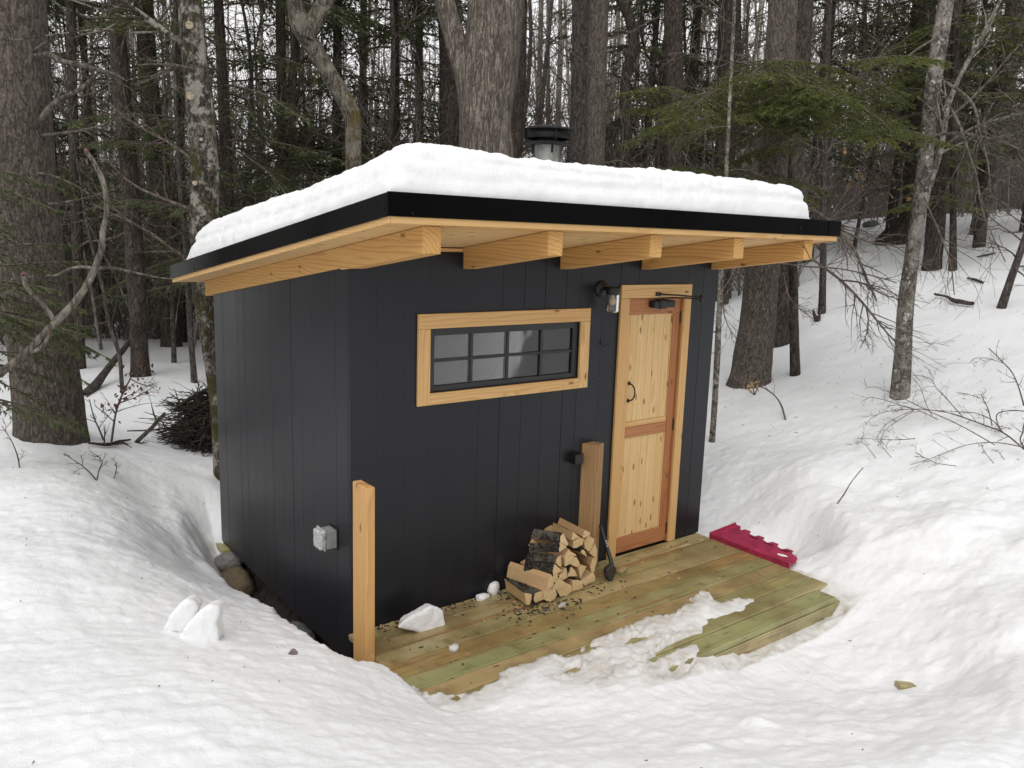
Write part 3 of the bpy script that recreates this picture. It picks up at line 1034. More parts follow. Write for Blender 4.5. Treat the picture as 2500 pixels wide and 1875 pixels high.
for (px, py, ax, v) in ((1007, 521, 1, FYF - .025), (1955, 556, 1, FYF - .029), (935, 508, 0, FX0 - .023), (748, 571, 0, FX0 - .023), (581, 621, 0, FX0 - .023), (473, 656, 0, FX0 - .023)):
    q = at(px, py, ax, v)
    bm = bmesh.new()
    bmesh.ops.create_cone(bm, cap_ends=True, segments=8, radius1=.007, radius2=.005, depth=.005, matrix=Matrix.Translation(q) @ (Matrix.Rotation(R(90), 4, 'X') if ax == 1 else Matrix.Rotation(R(90), 4, 'Y')))
    me = bpy.data.meshes.new('screw')
    bm.to_mesh(me)
    bm.free()
    me.materials.append(M_CAP)
    link('screw', me, cabin)

# window
win = empty('window', (0, 0, 0))
win.parent = cabin
WX0, WX1, WZ0, WZ1 = .428, 1.783, 1.329, 1.877
board('casing', win, MW['pine'], (WX0, -.020, OZ1 + .002), (WX1, -.0012, WZ1), 0)
board('casing', win, MW['pine'], (WX0, -.020, WZ0), (OX0 - .002, -.0012, OZ1 + .001), 2)
board('casing', win, MW['pine'], (OX1 + .002, -.020, WZ0), (WX1, -.0012, OZ1 + .001), 2)
board('casing', win, MW['pine'], (OX0 - .001, -.020, WZ0), (OX1 + .001, -.0012, OZ0 - .002), 0)
px0, px1, pz0, pz1 = .556, 1.655, 1.4375, 1.743
board('sash', win, M_SASH, (OX0 + .001, .008, OZ0 + .001), (px0, .045, OZ1 - .001), 2)
board('sash', win, M_SASH, (px1, .008, OZ0 + .001), (OX1 - .001, .045, OZ1 - .001), 2)
board('sash', win, M_SASH, (px0 + .0005, .008, OZ0 + .001), (px1 - .0005, .045, pz0), 0)
board('sash', win, M_SASH, (px0 + .0005, .008, pz1), (px1 - .0005, .045, OZ1 - .001), 0)
mx = [px0, .829, 1.108, 1.386, px1]
mz = [pz0, (pz0 + pz1) / 2, pz1]
for x in mx[1:-1]:
    board('muntin', win, M_SASH, (x - .010, .012, pz0 + .0005), (x + .010, .044, pz1 - .0005), 2)
for i in range(4):
    a = mx[i] + (.0105 if i else .0005)
    b = mx[i + 1] - (.0105 if i < 3 else .0005)
    board('muntin', win, M_SASH, (a, .014, mz[1] - .009), (b, .042, mz[1] + .009), 0)
    for j in range(2):
        c = mz[j] + (.0095 if j else .0005)
        d = mz[j + 1] - (.0095 if j == 0 else .0005)
        board('pane', win, M_GLASS, (a, .026, c), (b, .0295, d), 0, bev=0)
board('inner_jamb', win, MW['pine_pale'], (px1 - .055, .062, OZ0 - .03), (px1 + .03, .16, OZ1 + .03), 2)
board('inner_sill', win, MW['pine_pale'], (OX0, .062, OZ0 - .035), (px1 - .056, .16, OZ0 + .008), 0)

# door
door = empty('door', (2.15, 0, 0))
door.parent = cabin
frame = empty('door_frame', (0, 0, 0))
frame.parent = cabin
board('casing', frame, MW['pine'], (2.066, -.021, .003), (2.150, -.0012, 1.934), 2)
board('casing', frame, MW['pine'], (2.728, -.021, .003), (2.805, -.0012, 1.934), 2)
board('casing', frame, MW['pine'], (2.066, -.021, 1.935), (2.805, -.0012, 2.030), 0)
board('jamb', frame, MW['fir'], (2.729, .0, .003), (2.739, .05, 1.945), 2)
board('jamb', frame, MW['pine'], (2.140, .0, .003), (2.149, .05, 1.945), 2)
board('jamb', frame, MW['pine'], (2.150, .0, 1.9355), (2.728, .05, 1.945), 0)
DX0, DX1 = 2.1535, 2.7255
board('stile', door, MW['pine'], (DX0, .014, .131), (DX0 + .058, .048, 1.812), 2)
board('stile', door, MW['fir'], (DX1 - .072, .014, .131), (DX1, .048, 1.812), 2)
board('stile', door, MW['pine'], (DX1 - .082, .020, .131), (DX1 - .0722, .046, 1.812), 2)
board('rail', door, MW['fir'], (DX0, .012, 1.8125), (DX1, .048, 1.930), 0)
board('rail', door, MW['fir'], (DX0, .010, .012), (DX1, .048, .1305), 0)
board('rail', door, MW['fir'], (DX0 + .0585, .013, .902), (DX1 - .0825, .047, .985), 0)
board('rail', door, MW['pine'], (DX0 + .0585, .0135, .986), (DX1 - .0825, .047, 1.022), 0)
pb = np.linspace(DX0 + .0585, DX1 - .0825, 6)
pb[1:-1] += np.array([-.01, .012, -.006, .01])
for (z0, z1) in ((.131, .9015), (1.0225, 1.812)):
    for a, b in zip(pb[:-1], pb[1:]):
        board('panel_board', door, MW['pine_pale'], (a + .0008, .0245, z0), (b - .0008, .044, z1), 2, bev=.0018)
# hinges
for z in (1.78, .953, .11):
    board('hinge', door, M_IRON, (DX1 - .006, .004, z - .047), (DX1 + .012, .0125, z + .047), 2, bev=.003)


def tube_obj(name, parent, mat, pts, rad, sides=10, K=None, r2=None):
    pts = np.array(pts, float)
    K = K or max(6, len(pts) * 4)
    P = resample(pts, K)
    Rr = np.linspace(rad, r2 if r2 is not None else rad, K)
    b = Buf()
    b.tubes(P[None], Rr[None], sides)
    for e, k in ((0, 0), (1, K - 1)):
        c = b.n
        base = (0 if e == 0 else (K - 1) * sides)
        b.v.append(P[k][None])
        b.n += 1
        j = np.arange(sides)
        tr = np.stack([np.full(sides, c), base + (j + (1 if e == 0 else 0)) % sides, base + (j + (0 if e == 0 else 1)) % sides], 1)
        b.t.append(tr)
        b.tm.append(np.zeros(sides))
    return link(name, b.mesh(name, [mat]), parent)


def lathe(name, parent, mat, prof, c, axis=2, seg=28, smooth=True):
    prof = np.array(prof, float)
    n = len(prof)
    a = np.arange(seg) * 2 * math.pi / seg
    v = np.zeros((n, seg, 3))
    v[:, :, 0] = prof[:, 0:1] * np.cos(a)
    v[:, :, 1] = prof[:, 0:1] * np.sin(a)
    v[:, :, 2] = prof[:, 1:2]
    if axis == 1:
        v = v[:, :, [0, 2, 1]]
        v[:, :, 1] *= -1
    v = v + np.array(c)
    i = np.arange(n - 1)[:, None] * seg
    j = np.arange(seg)[None]
    q = np.stack([i + j, i + (j + 1) % seg, i + seg + (j + 1) % seg, i + seg + j], -1).reshape(-1, 4)
    return link(name, mesh_np(name, v.reshape(-1, 3), q, None, [mat], None, smooth), parent)


tube_obj('handle', door, M_IRON, [(2.222, .013, 1.315), (2.226, -.012, 1.308), (2.230, -.034, 1.285), (2.231, -.042, 1.25), (2.230, -.034, 1.215), (2.226, -.012, 1.192), (2.222, .013, 1.185)], .0052, 10, 28)
for z in (1.315, 1.185):
    lathe('handle_plate', door, M_IRON, [(0.0, .010), (.008, .009), (.014, .004), (.015, 0)], (2.222, .013, z), axis=1, seg=16)
# closer
bm_ = board('closer', door, M_IRON, (2.372, -.052, 1.862), (2.600, .012, 1.915), 0, bev=.012, seg=3)
board('closer_housing', door, M_IRON, (2.425, -.060, 1.855), (2.49, .012, 1.922), 0, bev=.010, seg=2)
tube_obj('closer_arm', door, M_IRON, [(2.455, -.03, 1.922), (2.49, -.045, 1.932), (2.60, -.11, 1.937), (2.735, -.17, 1.93)], .0055, 8)
tube_obj('closer_arm', door, M_IRON, [(2.735, -.17, 1.945), (2.58, -.095, 1.955), (2.44, -.026, 1.962)], .006, 8)
lathe('closer_pivot', door, M_IRON, [(0, -.018), (.012, -.018), (.012, .03), (0, .03)], (2.735, -.17, 1.93), seg=12)
board('closer_foot', door, M_IRON, (2.405, -.034, 1.948), (2.455, -.0215, 1.976), 0, bev=.003)

# wall lamp
lamp = empty('wall_lamp', (1.885, 0, 2.006))
lamp.parent = cabin
lathe('back_plate', lamp, M_IRON, [(0, .028), (.030, .028), (.040, .018), (.052, .016), (.056, .008), (.057, 0)], (1.884, -.001, 2.006), axis=1, seg=32)
tube_obj('arm', lamp, M_IRON, [(1.884, -.02, 2.006), (1.884, -.06, 2.010), (1.884, -.098, 2.010)], .014, 14, 8)
lathe('cap', lamp, M_IRON, [(0, .042), (.046, .040), (.050, .034), (.050, -.006), (.046, -.010), (0, -.010)], (1.885, -.118, 1.985), seg=30)
pr = [(.044, -.004)]
for i in range(9):
    z = -.012 - i * .0125
    pr += [(.0465 if i < 6 else .0455, z), (.043, z - .006)]
pr += [(.036, -.126), (.0, -.127)]
lathe('glass_jar', lamp, M_CLEAR, pr, (1.885, -.118, 1.98), seg=30)
Nn = NT('amber filament bulb')
Nn.set(Base_Color=(0.75, 0.52, 0.25), Roughness=0.15)
lathe('bulb', lamp, Nn.m, [(0.008, 0), (.010, -.018), (.021, -.04), (.023, -.055), (.015, -.072), (0, -.078)], (1.885, -.118, 1.978), seg=16)
# hook
tube_obj('coat_hook', cabin, M_IRON, [(1.905, -.002, 1.66), (1.906, -.006, 1.635), (1.91, -.02, 1.612), (1.92, -.04, 1.612), (1.926, -.05, 1.632)], .0032, 8, 16)
# black bracket beside the leaning board
board('bracket', cabin, M_IRON, (1.66, -.07, .80), (1.74, -.002, .872), 0, bev=.006)
# outlet on the left wall
out = empty('outlet_box', (0, .22, .53))
out.parent = cabin
board('box_body', out, M_GREYMETAL, (-.075, .175, .475), (-.0025, .275, .585), 2, bev=.004)
board('box_plate', out, M_IRON, (-.008, .165, .465), (-.002, .285, .595), 2, bev=.001)
board('cover', out, M_FROST, (-.112, .18, .474), (-.0765, .282, .590), 2, bev=.012, seg=2)
board('cover_rim', out, M_FROST, (-.0835, .173, .467), (-.0768, .289, .597), 2, bev=.002)
for z in (.50, .56):
    tube_obj('cover_hinge', out, M_GREYMETAL, [(-.085, .170, z - .012), (-.085, .170, z + .012)], .006, 8, 4)

# chimney
ch = empty('chimney', (0, 0, 0))
ch.parent = cabin
cy = 1.25
cb = at(1336.5, 352, 1, cy)
cdist = np.linalg.norm(cb - CAM)
ppm = FPX / cdist
cr = 32 / ppm
ztop = at(1336, 310, 1, cy)[2]
zst = at(1336, 352, 1, cy)[2]
seg = 48
lathe('flue_pipe', ch, M_STEEL, [(cr * (1 + (0.006 if i % 2 else 0)), z) for i, z in enumerate([1.95, zst - .02, zst, zst + .004])] + [(cr * .8, zst + .006)], (cb[0], cy, 0), seg=seg)
r1 = 60 / ppm
lathe('lower_collar', ch, M_CAP, [(cr * 1.0, zst - .012), (r1 * .98, zst - .004), (r1, zst + .003), (r1 * .97, zst + .006), (cr * .9, zst + .022)], (cb[0], cy, 0), seg=seg)
r2 = 50 / ppm
zz = lambda py: at(1336, py, 1, cy)[2]
lathe('band', ch, M_CAP, [(r2, zz(340)), (r2 * 1.01, zz(339)), (r2 * 1.01, zz(326)), (r2, zz(325)), (r2 * .96, zz(326)), (r2 * .96, zz(339)), (r2, zz(340))], (cb[0], cy, 0), seg=seg)
lathe('inner_flue', ch, M_CAP, [(cr * .75, zst), (cr * .75, zz(322))], (cb[0], cy, 0), seg=seg)
lathe('rain_cap', ch, M_CAP, [(0, zz(312)), (r1 * .2, zz(311)), (r1 * .9, zz(318)), (r1 * 1.0, zz(320)), (r1 * 1.0, zz(317)), (r1 * .8, zz(312)), (r1 * .3, zz(307)), (0, zz(306))], (cb[0], cy, 0), seg=seg)
for a in (-1.9, -2.6 + 3.0, 1.2, 2.6):
    dx, dy = math.cos(a), math.sin(a)
    tube_obj('strap', ch, M_CAP, [(cb[0] + dx * cr * 1.02, cy + dy * cr * 1.02, zst - .075), (cb[0] + dx * cr * 1.15, cy + dy * cr * 1.15, zst + .0), (cb[0] + dx * r2 * 1.03, cy + dy * r2 * 1.03, zst + .03), (cb[0] + dx * r2 * 1.03, cy + dy * r2 * 1.03, zz(316))], .0085, 6, 12)

# roof snow: a closed thick sheet with steep rounded rims
U0, U1, V0, V1 = FX0 - .005, FX1 - .31, FYF + .0, 2.36


def edge_axis(a, b, n_edge, n_mid, w=.28):
    e = a + w * (np.linspace(0, 1, n_edge) ** 1.6)
    e2 = b - w * (np.linspace(0, 1, n_edge) ** 1.6)[::-1]
    return np.concatenate([e, np.linspace(a + w, b - w, n_mid)[1:-1], e2])


ux = edge_axis(U0, U1, 34, 170)
vy = edge_axis(V0, V1, 34, 130)
UX, VY = np.meshgrid(ux, vy, indexing='ij')
nzr = fbm(UX, VY, 4, 3) * .035 + fbm(UX, VY, 1.2, 2) * .05
# wobble the rim
cxm, cym = (U0 + U1) / 2, (V0 + V1) / 2
eL, eR, eF, eB = UX - U0, U1 - UX, VY - V0, V1 - VY
wl, wr, wf, wb = .17, .13, .115, .30


def prof(e, w, p=2.3):
    return (1 - np.clip(1 - np.maximum(e, 0) / w, 0, 1) ** p) ** (1 / p)


depth = .238 + .02 * fbm(UX, VY, .8, 2) + .035 * sstep(-.2, 1.4, VY)
hh = depth * prof(eL, wl, 1.9) * prof(eR, wr) * prof(eF, wf, 2.2) * prof(eB, wb, 2.0)
full = prof(eL, wl) * prof(eR, wr) * prof(eF, wf)
hh = hh + nzr * .35 * sstep(0, .1, np.minimum(np.minimum(eL, eR), np.minimum(eF, eB))) + (fbm(UX, VY, 26, 2) * .010 + fbm(UX, VY, 60, 2) * .004 + fbm(UX, VY, 9, 2) * .012) * sstep(0, .03, np.minimum(np.minimum(eL, eR), np.minimum(eF, eB)))
hh = np.maximum(hh, 0)
rim = (np.minimum(np.minimum(eL, eR), np.minimum(eF, eB)) < 1e-6)
inset = fbm(UX * 1.0, VY * 1.0, 3.0, 3)
# push the lower rims in and out a little
XX = UX + np.where(eL < .12, np.abs(inset) * .045 * (1 - eL / .12), 0) - np.where(eR < .12, np.abs(inset) * .05 * (1 - eR / .12), 0)
YY = VY + np.where(eF < .12, np.abs(inset) * .018 * (1 - eF / .12), 0)
strat = fbm(UX * .25 + VY * .25, hh * 14, 2.2, 3) * .020 + fbm(UX * 2 + VY * 2, hh * 9, 5, 2) * .010
inn = sstep(0.0, .03, hh)
YY = YY + np.where(eF < .16, strat * inn * (1 - eF / .16), 0)
XX = XX + np.where(eL < .20, strat * inn * (1 - eL / .20), 0) - np.where(eR < .18, strat * inn * (1 - eR / .18), 0)
base = zu(YY) + ft - .004
ZZ = base + hh
a_, b_ = UX.shape
idx = np.arange(a_ * b_).reshape(a_, b_)
qt = np.stack([idx[:-1, :-1], idx[1:, :-1], idx[1:, 1:], idx[:-1, 1:]], -1).reshape(-1, 4)
bot = np.stack([XX, YY, base - .012], -1).reshape(-1, 3)
qb = (np.stack([idx[:-1, :-1], idx[:-1, 1:], idx[1:, 1:], idx[1:, :-1]], -1).reshape(-1, 4)) + a_ * b_
ring = np.concatenate([idx[:, 0], idx[-1, 1:], idx[-2::-1, -1], idx[0, -2:0:-1]])
r2_ = np.roll(ring, -1)
qside = np.stack([ring, ring + a_ * b_, r2_ + a_ * b_, r2_], 1)
rsn = mesh_np('roof_snow', np.concatenate([np.stack([XX, YY, ZZ], -1).reshape(-1, 3), bot]), np.concatenate([qt, qb, qside]), None, [M_ROOFSNOW])
o = link('roof_snow', rsn)
tag(o, 'thick rounded slab of white snow lying on the cabin roof', 'snow')
# twig lying on roof snow
tw = [(512, 594), (540, 591), (562, 589), (581, 585)]
twp = [tuple(at(px, py, 0, FX0 + .03)) for px, py in tw]
o = tube_obj('twig', None, MB['twig'], twp, .006, 7, 14, .004)
tag(o, 'dark broken twig lying on the left end of the roof snow', 'twig')

# ------------------------------------------------------------------ deck
deck = empty('deck', (0, 0, 0))
tag(deck, 'wet pressure treated plank deck in front of the black cabin', 'deck')
dyw = 1.35 / 9
for i in range(9):
    y1 = -.0035 - i * dyw
    y0 = -(i + 1) * dyw + .0035
    b = board('deck_board', deck, MW[['treated', 'treated', 'treated', 'treated_brown', 'treated_green', 'treated', 'treated_brown', 'treated', 'treated_green'][i]], (-.02, y0, -.036), (3.095 + rnd.uniform(-.006, .006) - (.15 if i == 8 else 0), y1 if i else -.0025, 0), 0, bev=.006, seg=2)
    b.location.z += rnd.uniform(-.0015, .0015)
for x in (.01, .55, 1.15, 1.75, 2.35, 3.02):
    board('joist', deck, MW['treated'], (x, -1.31, -.22), (x + .038, -.004, -.040), 1)
board('rim_joist', deck, MW['treated'], (.01, -1.35, -.22), (3.06, -1.312, -.040), 0)
board('gap_shade_sheet', deck, M_DARK, (.02, -1.30, -.245), (3.0, -.01, -.235), 0, bev=0)  # dark sheet added below the boards so their gaps look shaded
# timber sill at the back left corner
sill = empty('sill_timber', (0, 0, 0))
tag(sill, 'greenish treated sill timber poking out under the cabin back corner', 'timber')
board('sill_timber_top', sill, MW['treated'], (-.05, 2.20, -.262), (.30, 2.62, -.216), 0, bev=.004)
board('sill_leg', sill, MW['treated'], (-.04, 2.54, -.9), (.0, 2.60, -.263), 2, bev=.004)
# posts
post = board('post', None, MW['post'], (-.0751, -.343, -.5), (-.0225, -.178, .995), 2, bev=.004)
tag(post, 'upright knotty pine post at the left end of the deck', 'post')
# rough brown board leaning on the wall
bm = bmesh.new()
bmesh.ops.create_cube(bm, size=1)
bmesh.ops.scale(bm, vec=(.135, .100, .925), verts=bm.verts)
bmesh.ops.bevel(bm, geom=bm.edges[:], offset=.004, segments=1, affect='EDGES')
me = bpy.data.meshes.new('plank')
bm.to_mesh(me)
bm.free()
set_grain(me, 2)
me.materials.append(MW['brown'])
pl = link('plank', me)
th = math.atan2(-.08, .11)
th = R(-64)
pl.rotation_euler = (0, 0, th)
pu, pv = Vector((math.cos(th), math.sin(th), 0)), Vector((-math.sin(th), math.cos(th), 0))
mid = Vector((1.922, -.070, 0)) - pv * .05 - pu * .0675
pl.location = (mid.x, mid.y, .4635)
tag(pl, 'rough brown timber standing on end against the wall beside the firewood', 'board')

# ------------------------------------------------------------------ firewood
ZL = lambda a, b: (1220 + a * .14463, 1250 + b * .14463)
LOGS = [
    # polygon of the front end, bark edges, back point or None, length, label, yoff
    ([(425, 1385), (545, 1395), (530, 1490), (500, 1566), (452, 1560)], (0, 1), (150, 1230), .40, 'split log with orange split face, lowest at the left end of the firewood pile', 0),
    ([(598, 1385), (732, 1340), (740, 1475), (602, 1528)], (0, 3), (260, 1230), .36, 'dark barked split log second from the left in the bottom row of the pile', .02),
    ([(740, 1335), (830, 1300), (930, 1308), (967, 1400), (872, 1517), (742, 1472)], (), None, .30, 'clean orange five sided split log in the bottom row of the pile', 0),
    ([(962, 1310), (1090, 1188), (1200, 1240), (1215, 1330), (1120, 1402), (1030, 1407)], (0, 3, 4, 5), None, .32, 'grey round ended log with bark underneath, bottom row centre of the pile', 0),
    ([(1228, 1150), (1372, 1170), (1405, 1262), (1335, 1312), (1228, 1335)], (0, 1, 2), None, .32, 'split log with bark strip on top, bottom row right of the round one', 0),
    ([(1378, 1150), (1565, 1038), (1607, 1090), (1607, 1162), (1440, 1242)], (1,), None, .32, 'pale blocky split log at the right end of the bottom row', 0),
    ([(868, 1058), (915, 1160), (902, 1245), (800, 1322), (830, 1130)], (), (180, 960), .42, 'long clean split log laid slanting across the left end of the pile', -.01),
    ([(893, 1290), (1000, 1110), (1102, 1190), (1082, 1242), (965, 1303)], (3, 4), None, .32, 'half round split log with ragged bark edge below, second row', 0),
    ([(890, 1098), (980, 1040), (972, 1120), (942, 1206)], (), None, .30, 'thin wedge of firewood beside the long slanting log end', 0),
    ([(1008, 1082), (1120, 950), (1140, 1040), (1142, 1100), (1080, 1142)], (3, 4), None, .32, 'quarter split log with ragged bark rim in the middle of the pile', 0),
    ([(1158, 1082), (1210, 930), (1270, 990), (1307, 1080)], (0,), None, .32, 'triangular split log with bark on its left side, middle of the pile', 0),
    ([(1328, 930), (1380, 900), (1462, 920), (1366, 1116)], (), None, .32, 'upside down triangular split log, third from the right in the middle row', 0),
    ([(1568, 790), (1642, 800), (1602, 950), (1552, 1032), (1528, 900)], (2,), (1290, 700), .33, 'large split log with broad smooth face pointing to the lower right', 0),
    ([(1095, 780), (1240, 757), (1202, 870), (1105, 916)], (), None, .32, 'square cut split log above the quarter log, middle of the pile', 0),
    ([(1242, 760), (1300, 770), (1356, 890), (1300, 926), (1195, 880)], (), None, .32, 'shaded split log between the square one and the large smooth one', 0),
    ([(1165, 638), (1292, 740), (1095, 777)], (0,), None, .32, 'flat triangular split log under the topmost layers', 0),
    ([(1400, 638), (1445, 680), (1466, 752), (1368, 680)], (3, 0), None, .32, 'small split log with grey bark on top, right of the flat triangular one', 0),
    ([(922, 880), (1047, 990), (908, 1067)], (2,), (520, 900), .40, 'grey barked log lying left above the long slanting split log', 0),
    ([(1032, 750), (1038, 922), (950, 850), (985, 770)], (1, 2, 3), (500, 760), .38, 'dark mossy barked log on the left below the clean flat split log', 0),
    ([(1018, 515), (1138, 592), (1020, 662)], (2,), (590, 600), .38, 'clean pale split log lying flat at the left, third layer from the top', 0),
    ([(1075, 358), (1157, 540), (1130, 572), (1028, 512)], (3,), (630, 430), .38, 'dark rough barked log lying on top at the left of the pile', 0),
    ([(1240, 343), (1342, 430), (1220, 482)], (0,), (930, 260), .38, 'smooth split log slanting under the topmost log', 0),
    ([(1350, 437), (1422, 465), (1400, 540), (1330, 580), (1245, 602), (1240, 500)], (2, 3), None, .32, 'thick half round split log near the top right of the pile', 0),
    ([(1440, 308), (1522, 350), (1522, 387), (1420, 442), (1400, 412)], (), (1030, 160), .38, 'topmost clean split log of the firewood pile', 0),
    ([(1500, 398), (1592, 460), (1562, 590), (1520, 652), (1440, 620), (1430, 480)], (3,), None, .3, 'short knobbly split log right below the topmost one', .02),
    ([(1610, 538), (1642, 640), (1637, 790), (1520, 690)], (), None, .3, 'split log against the brown board at the right side of the pile', .02),
]
DIRD = np.array([-.12, 1.0, 0])
for li, (poly, bark, back, ln, lab, yo) in enumerate(LOGS):
    pc = np.mean(poly, 0)
    px, py = ZL(*pc)
    yf = -.36 + (px - 1290) / 160 * .08 + yo
    pts = []
    for a, b in poly:
        a2 = pc[0] + (a - pc[0]) * 1.05
        b2 = pc[1] + (b - pc[1]) * 1.05
        pts.append(at(*ZL(a2, b2), 1, yf))
    pts = np.array(pts)
    c0 = pts.mean(0)
    if back is not None:
        bp = at(*ZL(*back), 2, c0[2])
        dv = bp - c0
        dv[2] = 0
        dv /= np.linalg.norm(dv)
        if dv[1] < .35:
            dv = np.array([dv[0], .35, 0.0])
            dv /= np.linalg.norm(dv)
    else:
        dv = np.array([rnd.uniform(-.22, -.02), 1, rnd.uniform(-.03, .03)])
        dv /= np.linalg.norm(dv)
    if back is not None:
        ln = min(max(float(np.linalg.norm((bp - c0)[:2])), .2), .42)
    ln = min(ln, (-.008 - yf) / dv[1])
    # subdivided outline
    ring_, mt = [], []
    n = len(pts)
    for i in range(n):
        a, b = pts[i], pts[(i + 1) % n]
        isb = i in bark
        for k in range(5):
            ring_.append(a + (b - a) * k / 5)
            mt.append(1 if isb else 0)
    ring_ = np.array(ring_)
    m_ = len(ring_)
    K = 14
    vv = np.zeros((K, m_, 3))
    isbark = np.array(mt)
    outn = ring_ - c0
    outn /= np.linalg.norm(outn, axis=1, keepdims=True) + 1e-9
    for k in range(K):
        s = k / (K - 1)
        pr_ = ring_ + dv * ln * s
        nn = noise3(np.stack([pr_[:, 0] + li * 3, pr_[:, 1], pr_[:, 2]], 1) * np.array([1, .35, 1]), 38)
        nb = noise3(pr_ + li * 5, 75)
        pr_ = pr_ + outn * ((isbark * .013) * (nn + .35) + nb * (isbark * .008 + .002))[:, None]
        vv[k] = pr_
    vv[0] -= dv * (noise3(vv[0] + li, 60)[:, None]) * .006
    verts = np.concatenate([vv.reshape(-1, 3), c0[None] - dv * .002, (c0 + dv * ln)[None]])
    i = (np.arange(K - 1) * m_)[:, None]
    j = np.arange(m_)[None]
    q = np.stack([i + j, i + (j + 1) % m_, i + m_ + (j + 1) % m_, i + m_ + j], -1)
    qm = np.broadcast_to(isbark[None, :], (K - 1, m_)).reshape(-1)
    q = q.reshape(-1, 4)
    jj = np.arange(m_)
    t1 = np.stack([np.full(m_, K * m_), (jj + 1) % m_, jj], 1)
    t2 = np.stack([np.full(m_, K * m_ + 1), (K - 1) * m_ + jj, (K - 1) * m_ + (jj + 1) % m_], 1)
    mi = np.concatenate([qm, np.full(2 * m_, 2)])
    rel = verts - c0
    along = rel @ dv
    side = np.cross(dv, [0, 0, 1.0])
    gr = np.stack([along + li * 3.1, rel @ side + rnd.uniform(.04, .12), rel[:, 2] + rnd.uniform(.02, .1)], 1)
    me = mesh_np('firewood_log', verts, q, np.concatenate([t1, t2]), [MW['split'], MB['log'], MW['splitend']], mi, False, grain=gr)
    o = link('firewood_log', me)
    tag(o, lab, 'log', 'split firewood stacked on the deck')


def blob(name, c, s, mat, label=None, cat=None, seed=0, rough=.25, sub=3, f=None, group=None, rot=0.0, parent=None):
    bm = bmesh.new()
    bmesh.ops.create_icosphere(bm, subdivisions=sub, radius=1)
    co = np.array([list(v.co) for v in bm.verts])
    nrm = co.copy()
    f = f or 1.1
    d = noise3(co + 7 + seed * 3.7, f) * 2 * rough + noise3(co + seed, f * 3) * rough * .6
    co = co * (1 + d[:, None])
    co = co * np.array(s)
    ca, sa = math.cos(rot), math.sin(rot)
    co = np.stack([co[:, 0] * ca - co[:, 1] * sa, co[:, 0] * sa + co[:, 1] * ca, co[:, 2]], 1) + np.array(c)
    for v, p in zip(bm.verts, co):
        v.co = p
    for fc in bm.faces:
        fc.smooth = True
    me = bpy.data.meshes.new(name)
    bm.to_mesh(me)
    bm.free()
    me.materials.append(mat)
    o = link(name, me, parent)
    if label:
        tag(o, label, cat, group)
    return o


def hull(name, pts, mat, label, cat, sub=3, amp=.006, f=30):
    bm = bmesh.new()
    for p in pts:
        bm.verts.new(p)
    r = bmesh.ops.convex_hull(bm, input=bm.verts[:])
    bmesh.ops.delete(bm, geom=[g for g in r['geom_interior'] if isinstance(g, bmesh.types.BMVert)], context='VERTS')
    bmesh.ops.subdivide_edges(bm, edges=bm.edges[:], cuts=sub, use_grid_fill=True)
    bmesh.ops.triangulate(bm, faces=bm.faces[:])
    for _ in range(8):
        bmesh.ops.smooth_vert(bm, verts=bm.verts[:], factor=.5, use_axis_x=True, use_axis_y=True, use_axis_z=True)
    co = np.array([list(v.co) for v in bm.verts])
    c0 = co.mean(0)
    d = co - c0
    d /= np.linalg.norm(d, axis=1, keepdims=True) + 1e-9
    co = co + d * (noise3(co + 2, f * .5) * 2.2 * amp)[:, None]
    co = co + d * (noise3(co + 5, f) * 2 * amp + noise3(co, f * 2.7) * amp)[:, None]
    for v, p in zip(bm.verts, co):
        v.co = p
    for fc in bm.faces:
        fc.smooth = True
    me = bpy.data.meshes.new(name)
    bm.to_mesh(me)
    bm.free()
    me.materials.append(mat)
    o = link(name, me)
    tag(o, label, cat)
    return o


def soft(name, outline, push, mat, label, cat, vox=.014, smooth=6, amp=.006, f=16):
    """closed outline (world points) extruded by push, remeshed and smoothed into one soft lump"""
    bm = bmesh.new()
    fc = bm.faces.new([bm.verts.new(p) for p in outline])
    r = bmesh.ops.extrude_face_region(bm, geom=[fc])
    top = [g for g in r['geom'] if isinstance(g, bmesh.types.BMVert)]
    c = Vector(np.mean([list(v.co) for v in top], 0))
    bmesh.ops.translate(bm, vec=Vector(push), verts=top)
    for v in top:
        v.co = v.co + (c + Vector(push) - v.co) * .22
    bmesh.ops.recalc_face_normals(bm, faces=bm.faces[:])
    me = bpy.data.meshes.new(name)
    bm.to_mesh(me)
    bm.free()
    o = link(name, me)
    m = o.modifiers.new('remesh', 'REMESH')
    m.mode = 'VOXEL'
    m.voxel_size = vox
    m2 = o.modifiers.new('smooth', 'SMOOTH')
    m2.iterations = smooth
    m2.factor = .6
    dg = bpy.context.evaluated_depsgraph_get()
    me2 = bpy.data.meshes.new_from_object(o.evaluated_get(dg))
    o.modifiers.clear()
    o.data = me2
    co = np.array([list(v.co) for v in me2.vertices])
    nr = np.array([list(v.normal) for v in me2.vertices])
    co = co + nr * (noise3(co + 3, f) * 2 * amp + noise3(co, f * 3) * amp)[:, None]
    me2.vertices.foreach_set('co', co.astype(np.float32).ravel())
    me2.polygons.foreach_set('use_smooth', np.ones(len(me2.polygons), dtype=bool))
    me2.materials.clear()
    me2.materials.append(mat)
    me2.update()
    tag(o, label, cat)
    return o


